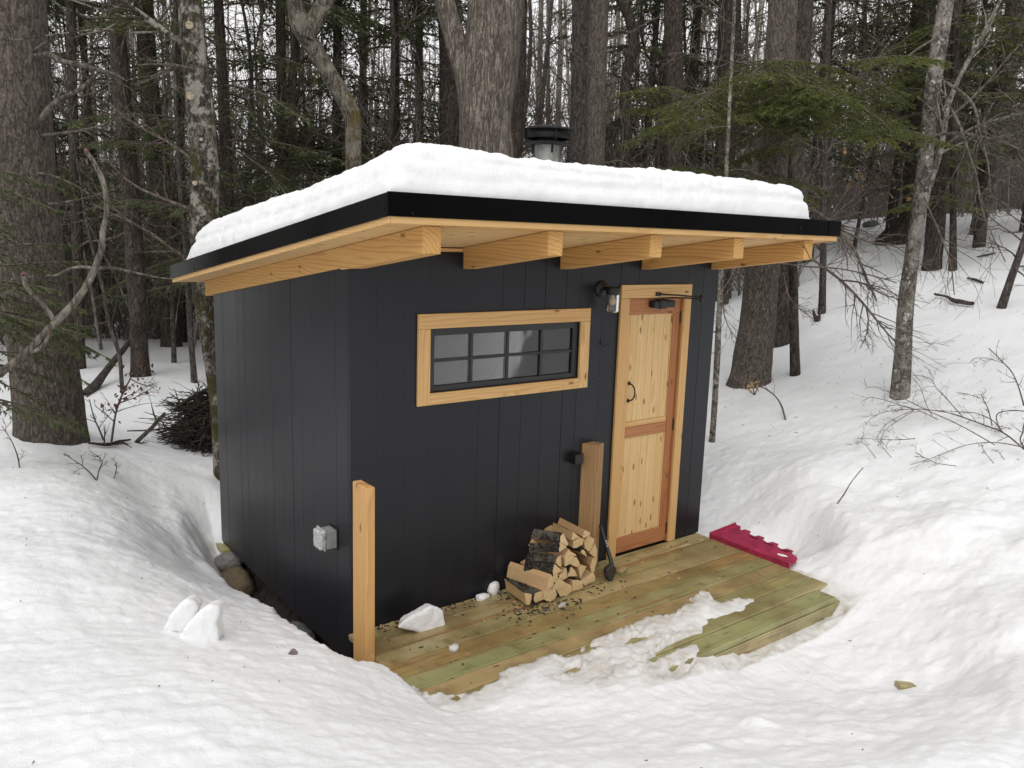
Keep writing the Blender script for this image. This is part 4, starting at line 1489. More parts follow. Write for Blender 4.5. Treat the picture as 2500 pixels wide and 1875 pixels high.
# snow and ice on the deck
p = at(1032, 1535, 2, .03)
Z8 = lambda a, b: (850 + a * .4521, 1380 + b * .4521)
yw_ = at(*Z8(400, 360), 2, 0)[1]
wo_ = [at(*Z8(a, b_), 1, yw_) for a, b_ in ((262, 342), (300, 300), (360, 268), (420, 236), (455, 216), (500, 232), (522, 262), (530, 320), (515, 368), (400, 376))]
soft('snow_chunk', [tuple(p) for p in wo_], (.015, .085, 0), M_DIRTSNOW, 'wedge of old snow on the deck by the left post', 'snow lump', .010, 5, .004, 30)
blob('ice_piece', tuple(at(1109, 1582, 2, .012)), (.032, .026, .024), M_ICE, 'small clear lump of ice on the deck boards left of the firewood', 'ice', 8, .15)
q = at(1205, 1436, 2, .03)
blob('snow_chunk', tuple(q), (.045, .035, .045), M_DIRTSNOW, 'small snow lump by the wall left of the firewood', 'snow lump', 9, .35, 3)
q = at(1180, 1458, 2, .01)
blob('snow_chunk', tuple(q), (.05, .03, .022), M_DIRTSNOW, 'low dirty snow crumb heap beside the wall, left of the firewood', 'snow lump', 12, .45, 3)
q = at(1372, 1477, 2, .008)
blob('ice_piece', tuple(q), (.05, .014, .010), M_ICE, 'flat grey sliver of ice in front of the firewood', 'ice', 5, .15, rot=.35)
q = at(1332, 1487, 2, .008)
blob('bark_piece', tuple(q), (.028, .014, .010), MB['log'], 'small loose bark chip in front of the firewood', 'bark chip', 6, .3)
# wooden scrap
ws = board('wood_scrap', None, MW['treated'], (-.05, -.022, 0), (.05, .022, .022), 0, bev=.002)
q = at(1519, 1396, 2, .0)
ws.location = (q[0], q[1], .001)
ws.rotation_euler = (0, 0, .35)
tag(ws, 'small wooden offcut on the deck next to the axe head', 'wood scrap')
# crumbs of bark and sawdust
b = Buf()
n = 520
cx_ = np.concatenate([rs.normal(1.12, .13, 130), rs.uniform(.15, 1.1, 120), rs.uniform(1.1, 1.9, 60), rs.uniform(.1, 3.0, 80)])
cy_ = np.concatenate([rs.normal(-.30, .09, 130), -np.abs(rs.normal(0, .05, 120)) - .01, rs.normal(-.42, .06, 60), rs.uniform(-.85, -.05, 80)])
ok = (cy_ < -.01) & (cx_ > 0) & (cy_ > -.95)
cx_, cy_ = cx_[ok], cy_[ok]
sz = rs.uniform(.003, .011, len(cx_))
for i in range(len(cx_)):
    a = rs.uniform(0, 6.28)
    e1 = np.array([math.cos(a), math.sin(a), rs.uniform(-.2, .2)]) * sz[i] * rs.uniform(.8, 2.2)
    e2 = np.array([-math.sin(a), math.cos(a), rs.uniform(-.2, .2)]) * sz[i] * .5
    e3 = np.array([0, 0, sz[i] * .5])
    c = np.array([cx_[i], cy_[i], .002])
    v = [c - e1 - e2, c + e1 - e2 * .6, c + e1 * .8 + e2, c - e1 * .9 + e2, c - e1 * .7 - e2 * .7 + e3, c + e1 * .8 - e2 * .5 + e3, c + e1 * .6 + e2 * .8 + e3, c - e1 * .7 + e2 * .8 + e3]
    b.add(v, [(4, 5, 6, 7), (0, 1, 5, 4), (1, 2, 6, 5), (2, 3, 7, 6), (3, 0, 4, 7)], m=int(rs.rand() < .35))
o = link('bark_crumbs', b.mesh('bark_crumbs', [MB['log'], MW['split']], False))
tag(o, 'crumbs of bark and splinters scattered on the deck round the firewood', 'debris', kind='stuff')

# axe
axe = empty('axe', (1.83, -.30, 0))
tag(axe, 'black handled splitting axe leaning head down against the brown board', 'axe')
hb = at(1497, 1393, 1, -.27)
htp = at(1466, 1281, 1, -.085)
tube_obj('handle', axe, M_IRON, [tuple(hb), tuple(hb * .66 + htp * .34 + np.array([.004, 0, 0])), tuple(hb * .3 + htp * .7), tuple(htp)], .0165, 12, 20, .011)
hd = [(1482, 1391), (1497, 1378), (1505, 1387), (1505, 1399), (1492, 1424), (1486, 1420), (1480, 1401)]
f0 = [np.array(at(px, py, 1, -.30)) for px, py in hd]
poly_prism('head', axe, M_AXE, [tuple(p) for p in f0], (.012, .045, 0), axis=2, bev=.003)
mk = hb * .45 + htp * .55
for k in range(3):
    m = mk + (htp - hb) * (k * .05)
    board('print_mark', axe, M_WHITE, tuple(m + np.array([-.008, -.0175, -.010])), tuple(m + np.array([.004, -.0150, .006])), 2, bev=0)

# red plastic board
A = at(1731.6, 1309.7, 2, .012)
B = at(1926, 1383, 2, .012)
Cc = at(1778, 1279, 2, .03)
ex = (B - A)
Lr = np.linalg.norm(ex)
ex /= Lr
ey = Cc - A
ey -= (ey @ ex) * ex
wr_ = np.linalg.norm(ey)
ey /= wr_
ez = np.cross(ex, ey)
if ez[2] < 0:
    ez = -ez
red = empty('snow_board', tuple(A))
tag(red, 'dark red plastic slotted board with notched edge lying at the right end of the deck', 'plastic board')
prof_ = [(0, 0), (Lr, 0), (Lr + .02, .05), (Lr - .02, wr_ * .42), (Lr - .1, wr_ * .50)]
far = []
x = Lr - .10
k = 0
wf_ = lambda x: wr_ * (1.0 - .36 * x / Lr)
while x > .16:
    far += [(x, wf_(x) - .045), (x - .015, wf_(x)), (x - .07, wf_(x)), (x - .085, wf_(x) - .045)]
    x -= .145
prof_ = prof_[:4] + far + [(.06, wr_ * .98), (.0, wr_)]
poly_prism('panel', red, M_RED, [tuple(A + ex * u + ey * v + ez * .012) for u, v in prof_], tuple(ez * .010), axis=0, bev=.002)


def rbar(name, u0, v0, u1, v1, w, h0, h1, mat=M_RED):
    d = np.array([u1 - u0, v1 - v0])
    d = d / np.linalg.norm(d)
    nrm = np.array([-d[1], d[0]]) * w / 2
    c = [(u0 - nrm[0], v0 - nrm[1]), (u1 - nrm[0], v1 - nrm[1]), (u1 + nrm[0], v1 + nrm[1]), (u0 + nrm[0], v0 + nrm[1])]
    poly_prism(name, red, mat, [tuple(A + ex * u + ey * v + ez * h0) for u, v in c], tuple(ez * (h1 - h0)), axis=0, bev=.0015)


rbar('edge_rim', .0, .006, Lr, .006, .012, -.02, .024)
rbar('edge_rim', .006, .0, .006, wr_, .014, -.03, .036)
rbar('rib', .05, .03, .05, wr_ - .03, .012, .0225, .028)
for u in (.24, .385, .53):
    for dv_ in (0, .024, .048):
        rbar('slot', u + dv_ * .3, wf_(u) * .66 + dv_ * .5, u + .075, wf_(u) * .66 - .01 + dv_ * .5 + .01, .006, .0222, .0238, M_REDDARK)
for u in ():
    rbar('back_rib', u, wf_(u) + .005, u + .11, wf_(u + .1) - .002, .010, .0, .026)
blob('snow_patch', tuple(A + ex * (Lr - .12) + ey * .085 + ez * .024), (.035, .018, .005), M_SNOW, 'melting snow patch on the red plastic board', 'snow patch', 3, .3, 3, rot=-1.3)

# stones and soil under the cabin
def on(px, py, x):
    return at(px, py, 0, x)


q = on(557, 1372, -.02)
blob('stone', tuple(q), (.12, .115, .085), M_STONE['grey granite'], 'speckled grey stone under the back left cabin corner', 'stone', 21, .18, 4, group='foundation stones')
q = on(572, 1428, -.03)
blob('stone', (q[0], q[1], q[2]), (.14, .24, .135), M_STONE['brown stone'], 'largest brown boulder under the left cabin wall', 'stone', 24, .16, 4, group='foundation stones')
q = on(735, 1562, .0)
blob('stone', tuple(q), (.08, .17, .11), M_STONE['green grey stone'], 'flat topped grey green stone under the left cabin wall', 'stone', 27, .2, 4, group='foundation stones')
q = on(782, 1606, -.02)
blob('stone', tuple(q), (.08, .12, .085), M_STONE['tan stone'], 'small tan stone nearest the deck post under the wall', 'stone', 31, .15, 4, group='foundation stones')
q = ground(713, 1598)
pp_ = [(-.03, -.02, -.03), (.035, -.02, -.03), (.04, .02, -.02), (-.03, .03, -.03), (-.012, -.01, .052), (.02, .0, .045), (.036, -.01, .008), (-.028, .0, .012), (.0, .03, .03)]
hull('stone', [tuple(q + np.array(v)) for v in pp_], M_STONE['purple stone'], 'small purplish stone half sunk in the snow bank beside the cabin', 'stone', 2, .003, 40)
# dark earth bank with roots
g_ = np.linspace(-.18, 2.5, 150)
hgt = np.linspace(0, 1, 26)
PX = np.zeros((150, 26, 3))
for i, yv in enumerate(g_):
    for j, t in enumerate(hgt):
        PX[i, j] = (-.10 + t * .5, yv, -.62 + .40 * sstep(0, .8, t))
nz3 = noise3(PX * np.array([1, .5, 2.0]), 18) * .10 + noise3(PX, 50) * .04
PX[:, :, 2] += nz3
PX[:, :, 0] += nz3 * .8
ii = np.arange(150 * 26).reshape(150, 26)
o = link('earth_bank', mesh_np('earth_bank', PX.reshape(-1, 3), np.stack([ii[:-1, :-1], ii[1:, :-1], ii[1:, 1:], ii[:-1, 1:]], -1).reshape(-1, 4), None, [M_STONE['soil']]))
tag(o, 'dark rooty earth exposed under the left cabin wall', kind='structure')
# two upright blocks of snow on the bank
Z3 = lambda a, b: (400 + a * .3617, 1100 + b * .3617)
g5 = ground(*Z3(300, 1285))
dS = math.hypot(*(g5 - CAM)[:2])
ax_ = CF * np.array([1, 1, 0])
ax_ /= np.linalg.norm(ax_)
so_ = [atd(*Z3(a, b_), dS) for a, b_ in ((60, 1320), (120, 1225), (180, 1140), (240, 1075), (300, 1042), (350, 1040), (380, 1060), (376, 1110), (352, 1165), (362, 1225), (372, 1330), (220, 1345))]
soft('snow_block', [tuple(p) for p in so_], tuple(ax_ * .13 + np.array([0, 0, .0])), M_SNOW, 'upright smooth snow block standing on the bank left of the cabin', 'snow lump', .012, 7, .006, 14)
so_ = [atd(*Z3(a, b_), dS + .12) for a, b_ in ((-30, 1230), (30, 1130), (80, 1060), (120, 1012), (165, 1003), (205, 1030), (240, 1075), (200, 1150), (190, 1240))]
soft('snow_block', [tuple(p) for p in so_], tuple(ax_ * .12), M_SNOW, 'lower rounded snow lump behind the upright snow block', 'snow lump', .012, 7, .006, 14)

# ------------------------------------------------------------------ trees
def trunk_mesh(name, P, Rr, mat, sides=28, amp=.06, f=6.0, vstretch=.3, step=.07, extra=None):
    """P (n,3) with radii -> displaced trunk mesh."""
    pts = np.concatenate([np.asarray(P, float), np.asarray(Rr, float)[:, None]], 1)
    L = np.linalg.norm(np.diff(pts[:, :3], axis=0), axis=1).sum()
    K = int(min(220, max(8, L / step)))
    S = resample(pts, K)
    v, q = sweep(S[None, :, :3], np.maximum(S[None, :, 3], .002), sides)
    c = np.repeat(S[:, :3], sides, axis=0)
    rr = np.repeat(S[:, 3], sides)
    d = v - c
    n = noise3(v * np.array([1, 1, vstretch]) + 11, f) * 2 * amp + noise3(v * np.array([1, 1, vstretch]) + 3, f * 3.1) * amp * .9
    v = c + d * (1 + n[:, None])
    b = Buf()
    b.add(v, q)
    if extra:
        for (EP, ER, sd) in extra:
            b.tubes(EP, ER, sd)
    return b.mesh(name, [mat])


def px_trunk(pts, dist, extend=6.0, flare=1.25, base_on_ground=True, shrink=.55):
    """pts: (px,py,width_px) from base to top. returns world P,R going upward beyond the frame."""
    out, rad = [], []
    for (px, py, w) in pts:
        p = atd(px, py, dist)
        out.append(p)
        rad.append(w / 2 * np.linalg.norm(p - CAM) / FPX)
    out = np.array(out)
    rad = np.array(rad)
    if base_on_ground:
        g = gz(out[0][0], out[0][1])
        d = out[0] - out[1]
        d /= abs(d[2]) + 1e-6
        if out[0][2] > g - .15:
            k = out[0] + d * (out[0][2] - g + .25)
            out = np.concatenate([k[None], out])
            rad = np.concatenate([[rad[0] * flare], rad])
        else:
            rad[0] *= flare
    if extend > 0:
        d = out[-1] - out[-2]
        d /= np.linalg.norm(d)
        top = out[-1] + d * extend * .5
        top2 = out[-1] + d * extend
        out = np.concatenate([out, top[None], top2[None]])
        rad = np.concatenate([rad, [rad[-1] * (1 + shrink) / 2], [rad[-1] * shrink]])
    return out, rad


def tree(label, pts, dist, mat, cat='tree', extend=6.0, sides=20, amp=.05, f=6.0, twigs=0, tlen=1.2, name='tree', flare=1.25, group=None, crown=True, tup=.03, trange=(.15, .95), step=.09, on_g=True, tmat='twig', name_branch='branches'):
    P, Rr = px_trunk(pts, dist, extend, flare, on_g)
    root = empty(name, tuple(P[0]))
    tag(root, label, cat, group)
    me = trunk_mesh('trunk', P, Rr, mat, sides, amp, f, step=step)
    link('trunk', me, root)
    if twigs:
        S = resample(np.concatenate([P, Rr[:, None]], 1), 40)
        PP = S[None, :, :3]
        RR = S[None, :, 3]
        A1, AR = spawn(PP, np.minimum(RR, .06), twigs, trange[0], trange[1], tlen * 1.0001 if tlen > 1 else 1.0002 * tlen / max(1e-6, 1), 1.25, 7, up=tup, wig=.18, rf=.28, rmin=.003) if tlen > 1 else spawn(PP, np.minimum(RR, .06), twigs, trange[0], trange[1], 1.01, 1.25, 7, up=tup, wig=.18, rf=.28, rmin=.003)
        A2, AR2 = spawn(A1, AR, 5, .25, .95, .45, .7, 5, up=.0, wig=.2, rf=.6, rmin=.0025)
        A3, AR3 = spawn(A2, AR2, 3, .2, .95, .5, .7, 4, up=.0, wig=.2, rf=.7, rmin=.002)
        for k in range(len(A1)):
            b = Buf()
            b.tubes(A1[k:k + 1], AR[k:k + 1], 5)
            b.tubes(A2[5 * k:5 * k + 5], AR2[5 * k:5 * k + 5], 4)
            b.tubes(A3[15 * k:15 * k + 15], AR3[15 * k:15 * k + 15], 3)
            link('limb', b.mesh('limb', [MB[tmat]]), root)
    return root, P, Rr


bp_pts = [(126, 1075, 142), (116, 960, 134), (90, 760, 126), (60, 452, 118), (40, 200, 120), (28, -10, 116)]
bigp, bpP, bpR = tree('huge grey brown pine trunk at the left edge of the photo with hanging hemlock sprays', bp_pts, 8.0, MB['pine'], sides=64, amp=.035, f=9, step=.03, extend=5, flare=1.12)
# its pale dead limbs
for k, pl_ in enumerate([[(78, 139, 12), (100, 135, 12), (120, 133, 12), (149, 149, 11), (193, 157, 9), (241, 171, 8), (284, 183, 5), (311, 199, 3)],
                         [(90, 308, 13), (110, 278, 13), (135, 251, 12), (193, 219, 9), (224, 193, 7), (248, 171, 4)],
                         [(100, 331, 6), (150, 325, 6), (200, 318, 5), (250, 305, 4), (290, 285, 2)],
                         [(80, 125, 6), (105, 108, 6), (125, 95, 4), (133, 82, 3)],
                         [(90, 422, 7), (130, 430, 5), (170, 446, 4), (220, 475, 3)],
                         [(120, 498, 6), (170, 492, 5), (230, 478, 4), (300, 455, 2)]]):
    P = np.array([atd(px, py, 7.8 - .06 * i) for i, (px, py, w) in enumerate(pl_)])
    Rr = np.array([w / 2 * 7.8 / FPX for _, _, w in pl_])
    S = resample(np.concatenate([P, Rr[:, None]], 1), 24)
    b = Buf()
    b.tubes(S[None, :, :3], S[None, :, 3], 8)
    A1, AR = spawn(S[None, :, :3], S[None, :, 3], 7, .3, .98, .35, .7, 5, wig=.15, rf=.5, rmin=.002)
    b.tubes(A1, AR, 4)
    link('dead_limb', b.mesh('dead_limb', [MB['palebranch']]), bigp)

tree('straight brown pine trunk beside the leaning dead log on the left', [(343, 912, 44), (330, 640, 39), (318, 452, 36), (300, 250, 34), (280, -10, 30)], 12.0, MB['dark'], sides=24, twigs=16, tlen=1.5, amp=.04)
tree('thick dark trunk left of the roof with a second stem close behind', [(418, 840, 46), (412, 640, 42), (395, 452, 40), (365, 200, 36), (350, -10, 36)], 16.0, MB['dark'], sides=22, twigs=18, tlen=1.6, amp=.05)
tree('second dark stem just right of the thick dark trunk', [(446, 842, 22), (444, 640, 20), (440, 400, 18), (437, -10, 16)], 16.6, MB['dark'], sides=14, twigs=10, tlen=1.5)
tree('slim dark trunk between the big pine and the leaning log', [(196, 892, 24), (190, 640, 22), (180, 350, 20), (172, -10, 18)], 13.5, MB['dark'], sides=16, twigs=14, tlen=1.5)
tree('slender grey sapling near the brush pile left of the cabin', [(474, 926, 15), (464, 800, 13), (455, 640, 12), (440, 450, 11), (428, 200, 9), (425, -10, 8)], 11.5, MB['greypine'], sides=12, twigs=12, tlen=1.3)
tree('thin leaning sapling standing beside the leaning dead log', [(297, 932, 9), (290, 860, 9), (271, 805, 9), (250, 700, 7), (215, 560, 6), (190, 400, 4)], 11.0, MB['greypine'], sides=10, twigs=10, tlen=1.1, extend=2, name='sapling')
M_CUT = flat_mat('weathered cut wood', (0.42, 0.35, 0.24), 0.8, noise_amt=0.3, nscale=60)
# mossy tree right behind the left wall
mt_, mP, mR = tree('mossy lichen speckled trunk right behind the cabin back left corner', [(549, 1150, 52), (540, 960, 54), (516, 800, 54), (500, 708, 56), (497, 600, 60), (500, 452, 60), (484, 226, 56), (466, 60, 48), (464, -10, 46)], 7.5, MB['mossy'], sides=48, amp=.05, f=8, step=.035, extend=3, twigs=6, tlen=1.2)
P = np.array([atd(px, py, 7.4) for px, py in ((470, 150), (447, 112), (400, 75), (345, 35), (290, -5), (240, -40))])
b = Buf()
S = resample(np.concatenate([P, np.array([.034, .030, .026, .022, .02, .015])[:, None]], 1), 26)
b.tubes(S[None, :, :3], S[None, :, 3], 12)
A1, AR = spawn(S[None, :, :3], S[None, :, 3], 9, .2, .98, 1.2, .9, 6, wig=.2, rf=.4, rmin=.0025)
b.tubes(A1, AR, 4)
link('limb', b.mesh('limb', [MB['mossy']]), mt_)
for (px, py, r) in ((462, 61, .030), (464, 234, .031), (491, 340, .014), (475, 447, .020)):
    q = atd(px, py, 7.36)
    dd = (CAM - q) / np.linalg.norm(CAM - q)
    me_pts = [tuple(q - dd * .12), tuple(q - dd * .02), tuple(q + dd * .01)]
    b = Buf()
    Pq = resample(np.array(me_pts), 6)
    b.tubes(Pq[None], np.full((1, 6), r), 14)
    c = b.n
    b.add(Pq[-1][None] + dd * .001)
    b.t.append(np.array([[c, 5 * 14 + j, 5 * 14 + (j + 1) % 14] for j in range(14)]))
    b.tm.append(np.ones(14))
    link('cut_stub', b.mesh('cut_stub', [MB['mossy'], M_CUT], False), mt_)
# crooked tree
ck, cP, cR_ = tree('crooked grey tree with ochre moss rising behind the roof snow', [(863, 400, 38), (862, 330, 37), (861, 285, 38), (842, 245, 38), (812, 195, 37), (780, 140, 38), (752, 95, 42), (735, 60, 46), (722, 20, 36), (712, -25, 32)], 9.0, MB['crooked'], sides=40, amp=.05, f=9, step=.03, extend=3)
P = np.array([atd(px, py, 8.95) for px, py in ((750, 95), (762, 60), (785, 20), (806, -25), (830, -100))])
S = resample(np.concatenate([P, np.array([.085, .085, .08, .075, .06])[:, None]], 1), 26)
b = Buf()
b.tubes(S[None, :, :3], S[None, :, 3], 24)
link('limb', b.mesh('limb', [MB['crooked']]), ck)
# big maple
mp_pts = [(1192, 700, 150), (1190, 520, 138), (1188, 373, 122), (1186, 280, 124), (1196, 200, 128), (1205, 100, 124), (1212, 0, 122), (1215, -60, 120)]
mp, mpP, mpR = tree('massive pale grey old maple trunk forking behind the cabin roof', mp_pts, 11.0, MB['maple'], sides=72, amp=.06, f=5, step=.03, extend=4)
P = np.array([atd(px, py, 10.95) for px, py in ((1160, 330), (1150, 250), (1133, 170), (1112, 100), (1090, 20), (1076, -60), (1060, -200))])
S = resample(np.concatenate([P, np.array([.17, .165, .15, .14, .13, .12, .10])[:, None]], 1), 60)
v, qq = sweep(S[None, :, :3], S[None, :, 3], 36)
cc = np.repeat(S[:, :3], 36, axis=0)
v = cc + (v - cc) * (1 + noise3(v * np.array([1, 1, .3]), 6)[:, None] * .14 + noise3(v * np.array([1, 1, .3]), 18)[:, None] * .06)
b = Buf()
b.add(v, qq)
link('limb', b.mesh('limb', [MB['maple']]), mp)
tree('dark brown pine trunk just left of the massive maple', [(1108, 520, 60), (1104, 370, 56), (1098, 200, 46), (1092, -10, 42)], 15.0, MB['dark'], sides=24, twigs=14, tlen=1.4)
tree('narrow dark trunk close behind the right side of the maple', [(1255, 520, 34), (1258, 370, 32), (1268, 200, 28), (1274, -10, 26)], 14.0, MB['dark'], sides=18, twigs=8)
tree('left one of the two straight grey pines right of the chimney', [(1408, 560, 42), (1410, 395, 38), (1413, 200, 36), (1416, -10, 35)], 13.0, MB['greypine'], sides=28, amp=.03, twigs=7, tlen=1.3)
tree('right one of the two straight grey pines behind the roof', [(1450, 560, 52), (1452, 402, 48), (1456, 200, 46), (1462, -10, 44)], 12.0, MB['pine'], sides=30, amp=.03, twigs=7, tlen=1.3)
tree('crooked dark trunk right of the two straight grey pines', [(1525, 500, 24), (1530, 330, 24), (1528, 190, 24), (1548, 90, 24), (1535, 40, 22), (1505, -20, 20)], 15.0, MB['dark'], sides=16, twigs=12, tlen=1.5)
tree('dark straight hemlock trunk behind the middle right of the roof', [(1648, 560, 46), (1646, 430, 42), (1645, 200, 41), (1644, -10, 40)], 14.0, MB['dark'], sides=24, twigs=14, tlen=1.5)
tree('broad dark double trunk at the upper right behind the roof', [(1764, 560, 42), (1768, 440, 44), (1778, 200, 48), (1782, -10, 50)], 15.5, MB['dark'], sides=26, amp=.12, f=3, twigs=14, tlen=1.5)
t14, P14, R14 = tree('tall furrowed pine whose base flares into the snow right of the cabin', [(1828, 945, 108), (1840, 860, 88), (1853, 760, 80), (1862, 650, 78), (1883, 452, 66), (1902, 181, 62), (1912, -10, 60)], 10.8, MB['pine'], sides=56, amp=.035, f=10, step=.035, extend=4, flare=1.35)
tree('darker pine trunk half hidden behind the tall furrowed pine', [(1893, 842, 76), (1897, 760, 68), (1903, 650, 62), (1925, 452, 54), (1950, 181, 46), (1962, -10, 42)], 12.6, MB['dark'], sides=30, amp=.06, twigs=6, tlen=1.2)
tree('dark hemlock with spreading root flare on top of the right hillside', [(2200, 577, 74), (2216, 545, 50), (2232, 420, 42), (2246, 250, 40), (2256, 108, 37), (2262, -10, 35)], 19.5, MB['dark'], sides=24, twigs=16, tlen=1.8, amp=.08)
tree('brown hemlock trunk just behind the leaning pale birch', [(2274, 662, 42), (2284, 560, 38), (2292, 416, 36), (2312, 200, 34), (2330, -10, 32)], 16.0, MB['dark'], sides=24, twigs=12, tlen=1.6)
tree('thin dark sapling on the skyline at the upper right', [(2374, 560, 11), (2386, 500, 11), (2396, 380, 9), (2400, 200, 8), (2405, -10, 7)], 20, MB['dark'], sides=10, twigs=12, tlen=1.3)
tree('slim grey sapling leaning out of the photo at the right edge', [(2446, 748, 18), (2470, 675, 15), (2500, 590, 14), (2540, 470, 12)], 13.5, MB['greypine'], sides=12, twigs=8, tlen=1.2, extend=3)
br, brP, brR = tree('pale lichen covered young birch leaning right on the snowy slope', [(2196, 968, 42), (2205, 860, 36), (2209, 774, 34), (2225, 637, 31), (2245, 500, 30), (2264, 344, 30), (2284, 163, 31), (2304, 40, 30), (2313, -10, 28)], 9.9, MB['birch'], sides=36, amp=.04, f=9, step=.03, extend=3, flare=1.1)


def limb_px(root, lst, dist, mat, name='limb', nsub=8, sublen=.4, sides=8, dd=0.0, sub2=3):
    P = np.array([atd(px, py, dist + dd * i) for i, (px, py, w) in enumerate(lst)])
    Rr = np.array([max(w, 1.2) / 2 * dist / FPX for _, _, w in lst])
    S = resample(np.concatenate([P, Rr[:, None]], 1), max(12, len(lst) * 4))
    b = Buf()
    b.tubes(S[None, :, :3], S[None, :, 3], sides)
    if nsub:
        A1, AR = spawn(S[None, :, :3], S[None, :, 3], nsub, .25, .98, sublen, .75, 6, wig=.14, rf=.55, rmin=.0018)
        b.tubes(A1, AR, 4)
        if sub2:
            A2, AR2 = spawn(A1, AR, sub2, .2, .95, .4, .7, 4, wig=.14, rf=.7, rmin=.0015)
            b.tubes(A2, AR2, 3)
    return link(name, b.mesh(name, [mat]), root)


limb_px(br, [(2246, 560, 14), (2264, 470, 13), (2293, 380, 12), (2322, 235, 11), (2368, 140, 9), (2405, 72, 8), (2445, -5, 6)], 9.9, MB['birch'], nsub=12, sublen=.25)
limb_px(br, [(2305, 200, 7), (2340, 220, 7), (2372, 250, 6), (2394, 330, 5), (2412, 400, 4), (2418, 470, 2)], 9.8, MB['palebranch'], nsub=12, sublen=.4, dd=-.06)
limb_px(br, [(2320, 262, 6), (2340, 300, 6), (2358, 350, 5), (2383, 430, 5), (2400, 520, 3), (2455, 640, 2)], 9.7, MB['palebranch'], nsub=12, sublen=.4, dd=-.06)
limb_px(br, [(2272, 380, 6), (2320, 345, 6), (2380, 310, 5), (2440, 290, 4), (2500, 275, 3)], 9.9, MB['palebranch'], nsub=10, sublen=.4, dd=.1)
limb_px(br, [(2280, 330, 6), (2340, 325, 6), (2400, 335, 5), (2460, 352, 4), (2520, 380, 3)], 9.8, MB['palebranch'], nsub=10, sublen=.4, dd=-.1)
limb_px(br, [(2290, 90, 5), (2240, 120, 5), (2190, 160, 4), (2130, 210, 3), (2060, 250, 2)], 9.8, MB['palebranch'], nsub=8, sublen=.3, dd=-.04)
limb_px(br, [(2300, 300, 5), (2350, 260, 5), (2420, 190, 4), (2460, 140, 3), (2500, 100, 2)], 9.9, MB['palebranch'], nsub=8, sublen=.3, dd=.08)
limb_px(br, [(2255, 480, 4), (2290, 560, 4), (2320, 640, 3), (2330, 720, 2)], 9.7, MB['twig'], nsub=10, sublen=.5, dd=-.1)
tree('thin speckled sapling rising just behind the right wall of the cabin', [(1738, 1084, 15), (1745, 980, 14), (1752, 850, 14), (1758, 720, 13), (1762, 640, 12), (1770, 480, 10)], 8.5, MB['birch'], sides=20, amp=.06, f=14, step=.03, extend=2.5, twigs=12, tlen=1.01, name='sapling')
# hemlock bare boughs drooping over the snowy slope
lo = empty('drooping_bough', tuple(atd(1900, 520, 9.6)))
tag(lo, 'bare dark branches drooping over the snow slope right of the roof', 'branch')
for l in ([(1935, 500, 9), (1990, 515, 9), (2045, 560, 8), (2085, 610, 7), (2115, 680, 5), (2140, 735, 3)], [(1960, 615, 6), (2000, 645, 6), (2052, 684, 6), (2115, 750, 5), (2155, 800, 4), (2190, 840, 2)],
          [(2052, 684, 4), (2100, 690, 4), (2160, 720, 3), (2210, 735, 2)], [(1905, 642, 4), (1960, 650, 4), (2040, 655, 3), (2110, 668, 3), (2190, 690, 2)], [(1912, 665, 3), (1930, 730, 3), (1960, 760, 2), (1985, 778, 2)],
          [(2115, 750, 4), (2120, 790, 3), (2110, 830, 2), (2100, 850, 2)], [(1800, 690, 4), (1770, 720, 3), (1775, 790, 2), (1800, 830, 2)], [(2040, 555, 5), (2120, 590, 4), (2180, 600, 3), (2240, 640, 2)]):
    limb_px(lo, l, 9.0, MB['twig'], 'limb', nsub=16, sublen=.4, sides=6, dd=-.05, sub2=4)

# hanging dead log and fallen wood
def stick(name, label, cat, lst, dist=None, mat=None, ground_lift=None, nsub=0, group=None, root=None, sublen=.35, sides=12):
    if dist is not None:
        P = np.array([atd(px, py, dist[i] if isinstance(dist, (list, tuple)) else dist) for i, (px, py, w) in enumerate(lst)])
    else:
        P = np.array([ground(px, py, ground_lift[i] if isinstance(ground_lift, (list, tuple)) else ground_lift) for i, (px, py, w) in enumerate(lst)])
    dd = np.linalg.norm(P - CAM, axis=1)
    Rr = np.array([l[2] for l in lst]) / 2 * dd / FPX
    S = resample(np.concatenate([P, Rr[:, None]], 1), max(10, len(lst) * 5))
    b = Buf()
    v, q = sweep(S[None, :, :3], np.maximum(S[None, :, 3], .0015), sides)
    v = v + (noise3(v, 30)[:, None]) * np.mean(Rr) * .5
    b.add(v, q)
    if nsub:
        A1, AR = spawn(S[None, :, :3], S[None, :, 3], nsub, .15, .98, sublen, .8, 6, wig=.15, rf=.55, rmin=.0018)
        b.tubes(A1, AR, 4)
        A2, AR2 = spawn(A1, AR, 3, .2, .95, .4, .7, 4, wig=.15, rf=.7, rmin=.0015)
        b.tubes(A2, AR2, 3)
    if root is not None:
        return link(name, b.mesh(name, [mat]), root)
    o = link(name, b.mesh(name, [mat]))
    return tag(o, label, cat, group)


